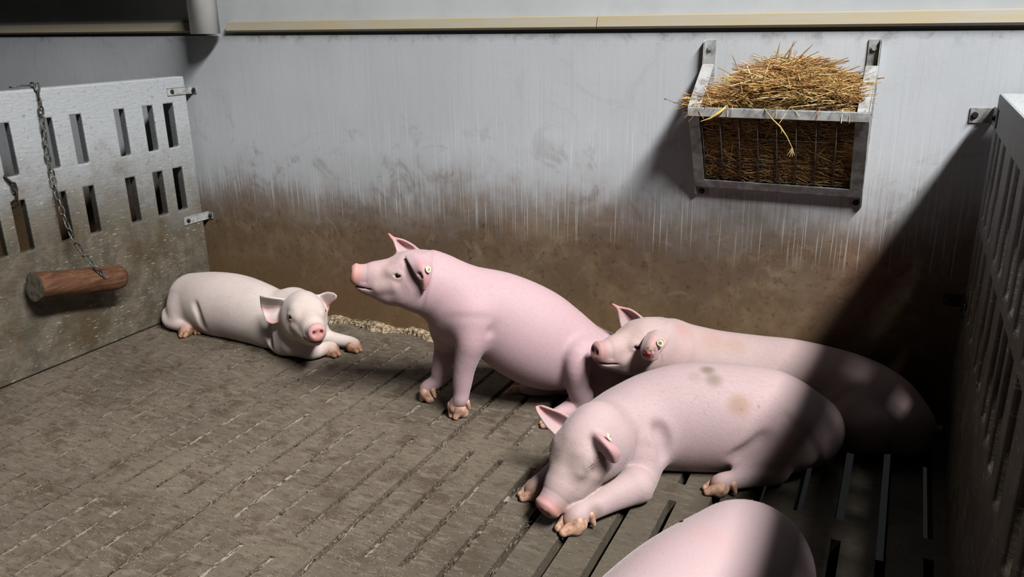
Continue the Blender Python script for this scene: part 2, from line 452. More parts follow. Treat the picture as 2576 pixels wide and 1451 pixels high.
def base_litter():
    b = MB(); N = 90
    rows = []
    for i in range(N+1):
        x = .56 + (1.42 - .56)*i/N
        taper = min(1, i/10, (N-i)/6 + .25)
        w = (.035 + .018*math.sin(x*23) + RNG.uniform(-.008, .008))*taper + .004; h = (.019 + .006*math.sin(x*31) + RNG.uniform(-.004, .004))*taper + .001
        rows.append([(x, -.0005, h*.9), (x, -w*.45, h + RNG.uniform(-.003, .003)), (x, -w*.8, h*.65), (x, -w, .0008)])
    vs = [v for r in rows for v in r]; fs = [(4*i+k, 4*i+k+1, 4*i+k+5, 4*i+k+4) for i in range(N) for k in range(3)]
    b.add(vs, fs)
    for _ in range(260):
        i = RNG.randrange(N); p = Vector(rows[i][RNG.choice((1, 2, 2, 3))]); L = RNG.uniform(.008, .03); a = RNG.gauss(0, .5)
        d = Vector((math.cos(a), math.sin(a), RNG.uniform(-.1, .25)))*L
        b.tube([p + Vector((0, 0, .001)), p + d + Vector((0, 0, .001))], .0010, 3, cap=False)
    tag(b.build('caked_bedding', M_CRUST), 'low crust of caked bedding along the foot of the back wall behind the sitting pig', 'bedding', kind='stuff')
base_litter()

# drain pipe on the wall
t = thing('drain_pipe', 'white vertical plastic pipe on the back wall, ending at the yellowed ledge', 'pipe', (.175, -.06, 1.165))
b = MB(); ring = 40; R = .056
vs = []
for z, r in ((1.162, R), (2.35, R), (2.35, R-.004), (1.162, R-.004)):
    vs += [(.175 + r*math.cos(2*math.pi*k/ring), -.058 + r*math.sin(2*math.pi*k/ring), z) for k in range(ring)]
b.add(vs, [(j*ring+k, j*ring+(k+1) % ring, ((j+1) % 4)*ring+(k+1) % ring, ((j+1) % 4)*ring+k) for j in range(4) for k in range(ring)])
b.build('tube', M_PIPE, t, True)
b = MB()
for z in (1.62,): 
    b.tube([(.175 + (R+.004)*math.cos(a*math.pi/12), -.058 + (R+.004)*math.sin(a*math.pi/12), z) for a in range(24)], .008, 6, closed=True)
    b.box((.165, -.004, z-.02), (.185, .02, z+.02))
b.build('pipe_clamp', M_ZINC, t, True)

# ------------------------------------------------------------------ angle brackets fixing the partitions to the wall
def hexbolt(c, axis, r=.008, h=.007, n=6):
    b = MB(); axis = Vector(axis).normalized(); u = axis.orthogonal().normalized(); w = axis.cross(u); c = Vector(c)
    r0 = [c + (u*math.cos(2*math.pi*k/16) + w*math.sin(2*math.pi*k/16))*r*1.5 for k in range(16)]; r1 = [v + axis*.0018 for v in r0]
    b.add(r0 + r1, [tuple(range(16, 32))] + [(k, (k+1) % 16, 16+(k+1) % 16, 16+k) for k in range(16)])
    h0 = [c + axis*.0018 + (u*math.cos(2*math.pi*k/n) + w*math.sin(2*math.pi*k/n))*r for k in range(n)]; h1 = [v + axis*h for v in h0]
    b.add(h0 + h1, [tuple(range(n, 2*n))] + [(k, (k+1) % n, n+(k+1) % n, n+k) for k in range(n)])
    return b
def bracket(x, s, z0, z1, y0, wallx, label, mat):
    """angle: one leg along the partition face (x, facing s), other on the back wall"""
    t = thing('angle_bracket', label, 'bracket', (x, y0, z0), 'angle brackets holding the partitions')
    b = MB()
    xa, xb = sorted((x + s*.0006, x + s*.0045)); b.box((xa, y0, z0), (xb, -.0045, z1))
    xc, xd = sorted((x + s*.0006, wallx)); b.box((xc, -.0046, z0 - .002), (xd, -.0006, z1 - .002))
    # narrow rolled rims
    b.box((xa, y0, z1), (xb + (.002 if s > 0 else 0), -.0046, z1 + .003)); b.box((xa, y0, z0 - .003), (xb, -.0046, z0))
    bevel(b.build('plate', mat, t), .0008, 1)
    zc = (z0 + z1)/2
    hexbolt((x + s*.0046, y0 + .022, zc), (s, 0, 0), .006, .006).build('bolt', M_DARKHOLE, t)
    hexbolt((wallx - s*.012, -.0047, zc - .002), (0, -1, 0), .006, .006).build('bolt', M_DARKHOLE, t)
    return t
bracket(0, 1, .925, .951, -.134, .026, 'limed angle bracket at the top of the left partition, near its corner with the wall', M_RACK)
bracket(0, 1, .385, .413, -.145, .024, 'angle bracket low on the left partition, above the pig in the corner', M_RACK)
bracket(2.944, -1, .914, .955, -.11, 2.885, 'angle bracket at the top of the right partition, below its top corner', M_RACK)
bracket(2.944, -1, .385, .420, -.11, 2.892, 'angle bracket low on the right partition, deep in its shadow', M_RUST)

# ------------------------------------------------------------------ hanging log and its chain
def link_mesh(L=.036, W=.021, r=.0031):
    b = MB(); pts = []
    n = 7; rr = W/2 - r; hl = L/2 - W/2
    for k in range(n): a = math.pi*k/(n-1); pts.append((rr*math.cos(a), 0, hl + rr*math.sin(a)))
    for k in range(n): a = math.pi + math.pi*k/(n-1); pts.append((rr*math.cos(a), 0, -hl + rr*math.sin(a)))
    b.tube(pts, r, 7, closed=True)
    me = b.mesh('link'); me.polygons.foreach_set('use_smooth', [True]*len(me.polygons))
    return me
LINK = link_mesh(); LINK.materials.append(M_CHAIN)
LINK_R = link_mesh(.04, .024, .0038); LINK_R.materials.append(M_RUST)
def chain(root, path, me, pitch, roll0=0.0):
    pts = [Vector(p) for p in path]
    seg = [(pts[i+1]-pts[i]).length for i in range(len(pts)-1)]; tot = sum(seg); n = int(tot/pitch)
    for i in range(n):
        d = (i + .5)*tot/n; j = 0
        while d > seg[j] and j < len(seg)-1: d -= seg[j]; j += 1
        t = (pts[j+1]-pts[j]).normalized(); c = pts[j] + t*d
        q = t.to_track_quat('Z', 'X') @ Matrix.Rotation(roll0 + (i % 2)*math.pi/2 + RNG.uniform(-.35, .35), 3, 'Z').to_quaternion()
        o = bpy.data.objects.new('link', me); COL.objects.link(o); o.parent = root
        o.matrix_parent_inverse = Matrix.Translation(root.location).inverted()
        o.location = c; o.rotation_mode = 'QUATERNION'; o.rotation_quaternion = q
t = thing('hanging_chain', 'long steel chain hooked over the left partition, carrying the gnawed log', 'chain', (.012, -.70, 1.0))
chain(t, [(-.03, -.688, 1.008), (.008, -.694, 1.004), (.013, -.697, .95), (.013, -.703, .87), (.013, -.708, .76), (.015, -.706, .70), (.03, -.712, .63), (.05, -.716, .55), (.07, -.711, .47), (.088, -.695, .41), (.112, -.666, .345), (.126, -.651, .312)], LINK, .0262)
b = MB(); b.tube([(-.02, -.70, 1.006), (-.024, -.73, 1.0085), (-.03, -.752, 1.004), (-.034, -.764, 1.0045)], .0028, 7); b.build('hook', M_CHAIN, t, True)
t = thing('hanging_log', 'gnawed reddish brown log hanging on a chain against the left partition', 'log', (.075, -.72, .31))
def log_mesh():
    b = MB(); A = Vector((.078, -.893, .343)); B = Vector((.078, -.555, .279)); N = 26; n = 28
    ax = (B - A).normalized(); u = Vector((1, 0, 0)); w = ax.cross(u).normalized(); u = w.cross(ax)
    for i in range(N+1):
        f = i/N; c = A.lerp(B, f)
        for k in range(n):
            a = 2*math.pi*k/n
            r = .051*(1 - .07*math.sin(f*math.pi)) + .0025*math.sin(3*a + 1.1) + .0018*math.sin(5*a + f*4)
            if f > .86: r *= 1 - .13*((f-.86)/.14)**2 * (1 + .5*math.sin(2*a))
            if f > .6: r -= .005*max(0, math.cos(a - 4.0))**6*(f-.6)*3
            b.v.append(tuple(c + (u*math.cos(a) + w*math.sin(a))*r))
    for i in range(N):
        for k in range(n): b.f.append((i*n+k, i*n+(k+1) % n, (i+1)*n+(k+1) % n, (i+1)*n+k)); b.m.append(0)
    b.f.append(tuple(N*n+k for k in range(n))); b.m.append(0)
    return b, A, ax, u, w
lb, A, ax, u, w = log_mesh(); lb.build('bark', M_WOOD, t, True)
b = MB(); n = 28; N2 = 6; vs = [tuple(A - ax*.001)]
for j in range(1, N2+1):
    for k in range(n):
        a = 2*math.pi*k/n; r = (.051 + .0025*math.sin(3*a+1.1) + .0018*math.sin(5*a))*j/N2
        vs.append(tuple(A - ax*(.002 if j < N2 else 0) + (u*math.cos(a) + w*math.sin(a))*r))
fs = [(0, 1+(k+1) % n, 1+k) for k in range(n)] + [(1+j*n+k, 1+j*n+(k+1) % n, 1+(j+1)*n+(k+1) % n, 1+(j+1)*n+k) for j in range(N2-1) for k in range(n)]
b.add(vs, fs); b.build('sawn_end', M_WOODEND, t)
b = MB(); b.tube([(.127 + .006*math.sin(a*math.pi/8) - .004, -.648, .309 + .009*math.cos(a*math.pi/8)) for a in range(16)], .0024, 6, closed=True); b.build('staple', M_CHAIN, t, True)
t = thing('short_chain', 'short rusty chain looped between an upper and a lower slot at the left edge', 'chain', (.01, -.85, .66))
chain(t, [(-.03, -.872, .728), (.008, -.862, .708), (.014, -.850, .69), (.013, -.845, .66), (.012, -.85, .63), (-.012, -.858, .612), (-.035, -.85, .60)], LINK_R, .0285)

# ------------------------------------------------------------------ hay rack
RK = thing('hay_rack', 'grey steel hay rack with a wire grid front bolted high on the back wall', 'hay rack', (2.395, 0, .66))
X0, X1 = 2.150, 2.642
YT, ZT, YB, ZB = -.175, .944, -.030, .690
def facept(x, v, off=0.0):   # v 0 top .. 1 bottom on the sloping front
    d = Vector((0, YB - YT, ZB - ZT)).normalized(); nrm = Vector((0, -(-d.z), 0)) 
    n = Vector((0, d.z, -d.y))
    if n.y > 0: n = -n
    return Vector((x, YT + (YB-YT)*v, ZT + (ZB-ZT)*v)) + n*off
def facebar(b, x0, x1, v0, v1, th=.004, off=0):
    q = [facept(x0, v0, off), facept(x1, v0, off), facept(x1, v1, off), facept(x0, v1, off)]
    q2 = [facept(x0, v0, off+th), facept(x1, v0, off+th), facept(x1, v1, off+th), facept(x0, v1, off+th)]
    b.add(q + q2, [(0, 1, 2, 3), (7, 6, 5, 4), (0, 4, 5, 1), (1, 5, 6, 2), (2, 6, 7, 3), (3, 7, 4, 0)])
b = MB(); b.box((X0, YT-.002, ZT), (X1, YT+.038, ZT+.004)); b.box((X0, YT-.0065, ZT-.021), (X1, YT-.002, ZT+.004)); facebar(b, X0, X1, 0, .085); bevel(b.build('top_rail', M_RACK, RK), .001, 1)
b = MB(); facebar(b, X0, X1, .90, 1.0); b.box((X0+.01, YB-.002, ZB-.004), (X1-.01, -.001, ZB)); bevel(b.build('bottom_rail', M_RACK, RK), .001, 1)
for xa, xb in ((X0, X0+.032), (X1-.036, X1)):
    b = MB(); facebar(b, xa, xb, .085, .90); bevel(b.build('stile', M_RACK, RK), .001, 1)
for k, xs_ in enumerate((X0, X1)):
    s = 1 if k == 0 else -1
    b = MB()
    xa, xb = (X0, X0+.034) if k == 0 else (X1-.034, X1)
    b.box((xa, -.0045, .655), (xb, -.0005, 1.132))                                    # strip on the wall
    xw, xv = (X0-.0005, X0+.0035) if k == 0 else (X1-.0035, X1+.0005)
    # triangular side web, open behind
    tri = [(-.0045, 1.132), (-.020, 1.128), (-.022, 1.06), (YT-.001, ZT+.006), (YT-.001, ZT-.004), (YT+.032, ZT-.004), (-.024, 1.02), (-.0045, .99)]
    n_ = len(tri); vs = [(xw, y, z) for y, z in tri] + [(xv, y, z) for y, z in tri]
    b.add(vs, [tuple(range(n_)), tuple(range(2*n_-1, n_-1, -1))] + [(i, (i+1) % n_, (i+1) % n_ + n_, i+n_) for i in range(n_)])
    # sloping strap whose broad side looks up
    p0, p1 = Vector((0, -.022, 1.062)), Vector((0, YT+.002, ZT+.005)); dn = (p1-p0).normalized(); nn = Vector((0, dn.z, -dn.y)); nn = nn if nn.z < 0 else -nn
    q = [Vector((xa, 0, 0)) + p0, Vector((xb, 0, 0)) + p0, Vector((xb, 0, 0)) + p1, Vector((xa, 0, 0)) + p1]
    b.add(q + [v + nn*.004 for v in q], [(0, 1, 2, 3), (7, 6, 5, 4), (0, 4, 5, 1), (1, 5, 6, 2), (2, 6, 7, 3), (3, 7, 4, 0)])
    # lower side web to the foot
    tri = [(-.0045, .655), (-.0045, .70), (YB, ZB+.006), (YB-.002, ZB-.004), (-.02, .662)]
    n_ = len(tri); vs = [(xw, y, z) for y, z in tri] + [(xv, y, z) for y, z in tri]
    b.add(vs, [tuple(range(n_)), tuple(range(2*n_-1, n_-1, -1))] + [(i, (i+1) % n_, (i+1) % n_ + n_, i+n_) for i in range(n_)])
    # side face of the front stile
    q = [facept(xw, .0), facept(xw, 1.0), Vector((xw, YB+.012, ZB+.004)), Vector((xw, YT+.034, ZT))]
    b.add(q + [v + Vector((xv-xw, 0, 0)) for v in q], [(0, 1, 2, 3), (7, 6, 5, 4), (0, 4, 5, 1), (1, 5, 6, 2), (2, 6, 7, 3), (3, 7, 4, 0)])
    bevel(b.build('side_bracket', M_RACK, RK), .0008, 1)
    hexbolt(((xa+xb)/2, -.0046, 1.108), (0, -1, 0), .007, .006).build('bolt', M_ZINC, RK)
    hexbolt(((xa+xb)/2, -.0046, .668), (0, -1, 0), .006, .005).build('bolt', M_RUST, RK)
b = MB()
for k in range(9):
    x = X0 + .036 + k*.0535
    b.tube([facept(x, .05, -.004), facept(x, .93, -.004)], .0021, 6)
for v in (.105, .36, .68, .895):
    b.tube([facept(X0+.02, v, -.0085), facept(X1-.02, v, -.0085)], .0021, 6)
b.build('wire_grid', M_WIRE, RK, True)

# straw
def tint(me, cols):
    a = me.color_attributes.new('tint', 'FLOAT_COLOR', 'POINT')
    arr = np.ones((len(me.vertices), 4), np.float32); arr[:, :3] = cols; a.data.foreach_set('color', arr.ravel())
SCOL = [lin(204, 164, 92), lin(184, 140, 76), lin(222, 190, 124), lin(150, 106, 56), lin(124, 84, 44), lin(208, 172, 104), lin(170, 122, 68), lin(232, 210, 158), lin(160, 112, 62)]
class Straw:
    def __init__(s): s.v = []; s.f = []; s.c = []
    def stalk(s, pts, r, col, n=4):
        b = MB(); b.tube(pts, r, n, cap=False); o = len(s.v); s.v += b.v; s.f += [tuple(i+o for i in f) for f in b.f]; s.c += [col]*len(b.v)
    def build(s, name, parent=None):
        me = bpy.data.meshes.new(name); me.from_pydata(s.v, [], s.f); me.update(); tint(me, np.array(s.c, np.float32)); return obj(name, me, M_STRAW, parent, True)
def face_y(z): return YT + (YB-YT)*(ZT - z)/(ZT - ZB)
def heap_top(x):
    u = (x - X0)/(X1 - X0)
    return .962 + .108*math.exp(-((u-.50)/.15)**2) + .070*math.exp(-((u-.76)/.16)**2) + .035*math.exp(-((u-.27)/.12)**2) + .010*math.sin(u*23) + .006*math.sin(u*51+1)
def straw_heap():
    S = Straw(); nC = len(SCOL)
    def one(c, ang, el, L, r, bend=.15, col=None):
        d = Vector((math.cos(ang)*math.cos(el), math.sin(ang)*math.cos(el), math.sin(el)))
        sd = Vector((RNG.gauss(0, 1), RNG.gauss(0, 1), RNG.gauss(0, 1)))*L*bend*.4
        pts = [c - d*L/2, c + sd*.5, c + d*L/2]
        for p in pts:
            p.y = min(p.y, -.004)
            if p.z < .952: p.y = max(p.y, face_y(p.z) + (.007 if p.z < .93 else .03)); p.z = max(p.z, ZB + .004)
        S.stalk(pts, r, col or RNG.choice(SCOL))
    # surface heap above the rail
    for _ in range(4600):
        x = RNG.uniform(X0+.005, X1-.05); yf = RNG.random(); y = -.006 + (YT+.030)*yf
        top = heap_top(x); top = .952 + (top - .952)*(1 - .75*max(0, yf-.35)**1.2)
        z = top - abs(RNG.gauss(0, .012)) if RNG.random() < .75 else RNG.uniform(.93, top)
        L = RNG.choice((.04, .07, .1, .14, .18))*RNG.uniform(.7, 1.3)
        ang = RNG.gauss(0, .35) if RNG.random() < .75 else RNG.uniform(-math.pi, math.pi)
        if x < X0+.07: L *= .55
        lim = X1 - RNG.choice((.05, .035, .02, .0, -.02))
        if x + L*.5 > lim: x = lim - L*.5
        one(Vector((x, y, z)), ang, RNG.gauss(0, .2), L, RNG.uniform(.0005, .0013), .28)
    # stuffed behind the grid
    for _ in range(3200):
        x = RNG.uniform(X0+.022, X1-.026); z = RNG.uniform(ZB+.006, .95); y = face_y(z) + .010 + abs(RNG.gauss(0, .008))
        L = RNG.choice((.03, .05, .08, .12))*RNG.uniform(.7, 1.2)
        c = Vector((x, min(y, -.008), z)); ang = RNG.gauss(0, .25); el = RNG.gauss(0, .35) if RNG.random() < .8 else RNG.uniform(-1.5, 1.5)
        L = min(L, 2*(x - X0 - .006), 2*(X1 - .006 - x))
        one(c, ang, el, max(L, .02), RNG.uniform(.0005, .0010), .25)
    # stray ends sticking up and out
    for _ in range(130):
        x = RNG.uniform(X0+.02, X1-.02); c = Vector((x, RNG.uniform(YT+.02, -.03), heap_top(x)-.005)); one(c, RNG.uniform(-math.pi, math.pi), RNG.uniform(.2, 1.2), RNG.uniform(.04, .09), RNG.uniform(.0006, .0012), .3)
    for x, z, dx, dz in ((2.385, 1.075, .035, .055), (2.40, 1.07, .012, .06), (2.37, 1.075, .004, .05), (2.27, 1.04, -.03, .05), (2.42, 1.07, .045, .05)):
        p = Vector((x, -.06, z)); S.stalk([p, p + Vector((dx*.5, .01, dz*.5)), p + Vector((dx, .02, dz))], [.0016, .0024, .0006], lin(140, 106, 62))
    for _ in range(14):   # ends hanging over the rail
        x = RNG.uniform(X0+.02, X1-.03); p = Vector((x, YT+.02, .955)); k = RNG.uniform(.02, .05)
        S.stalk([p, p + Vector((RNG.uniform(-.02, .02), -.022, .002)), p + Vector((RNG.uniform(-.03, .03), -.032, -k))], RNG.uniform(.0006, .0011), RNG.choice(SCOL))
    # dense inner mass
    b = MB(); nx_ = 24; prof = []
    for i in range(nx_+1):
        x = X0+.01 + (X1-X0-.02)*i/nx_; top = heap_top(x) - .018
        prof.append([(x, -.004, ZB+.004), (x, face_y(ZB+.01)+.016, ZB+.008), (x, YT+.034, .935), (x, YT*.55, .94+(top-.94)*.75), (x, -.03, top), (x, -.004, top)])
    o0 = len(S.v); m = 6
    for r_ in prof: S.v += r_; S.c += [lin(110, 74, 32)]*m
    for i in range(nx_):
        for k in range(m): S.f.append((o0+i*m+k, o0+i*m+(k+1) % m, o0+(i+1)*m+(k+1) % m, o0+(i+1)*m+k))
    S.f.append(tuple(o0+k for k in range(m))); S.f.append(tuple(o0+nx_*m+k for k in range(m-1, -1, -1)))
    tag(S.build('straw'), 'golden straw heaped in the hay rack and pressed behind its grid', 'straw', kind='stuff')
straw_heap()
S = Straw(); S.stalk([(2.365, -.176, .952), (2.372, -.186, .946), (2.392, -.195, .925), (2.416, -.198, .905), (2.436, -.196, .878), (2.452, -.193, .848)], [.0014, .0016, .0018, .0026, .0017, .0012], lin(176, 152, 88), 6)
for dx, dz in ((-.012, -.024), (-.004, -.027), (.003, -.026), (.009, -.022)):
    S.stalk([(2.452, -.193, .849), (2.452+dx*.5, -.193, .849+dz*.6), (2.452+dx, -.194, .849+dz)], [.001, .0012, .0005], lin(206, 186, 130))
S.stalk([(2.416, -.198, .905), (2.422, -.2, .895), (2.42, -.2, .886)], [.003, .002, .0006], lin(150, 128, 80), 5)
o = S.build('straw_stalk'); tag(o, 'long pale stalk with a forked end hanging down over the wire grid', 'stalk', 'stray stalks on the hay rack')
S = Straw(); S.stalk([(2.262, -.172, .957), (2.255, -.184, .948), (2.243, -.196, .936), (2.222, -.203, .921), (2.196, -.207, .912)], [.0022, .0042, .0048, .003, .0012], lin(200, 168, 92), 5)
o = S.build('straw_leaf'); tag(o, 'broad yellow straw leaf folded over the rack rail on its left', 'stalk', 'stray stalks on the hay rack')
S = Straw(); S.stalk([(2.300, -.125, 1.062), (2.322, -.138, 1.025), (2.352, -.150, .985), (2.366, -.156, .962)], [.0026, .0018, .0015, .0013], lin(232, 206, 150), 6)
o = S.build('straw_stalk'); tag(o, 'pale upright straw stalk leaning on the front of the straw heap', 'stalk', 'stray stalks on the hay rack')
S = Straw(); S.stalk([(2.150, -.165, .951), (2.132, -.17, .953), (2.108, -.172, .960), (2.084, -.174, .968), (2.079, -.174, .970)], [.0009, .0011, .0009, .0008, .0036], lin(78, 70, 58), 6)
o = S.build('straw_stalk'); tag(o, 'thin dark stem with a knob sticking out left of the hay rack', 'stalk', 'stray stalks on the hay rack')

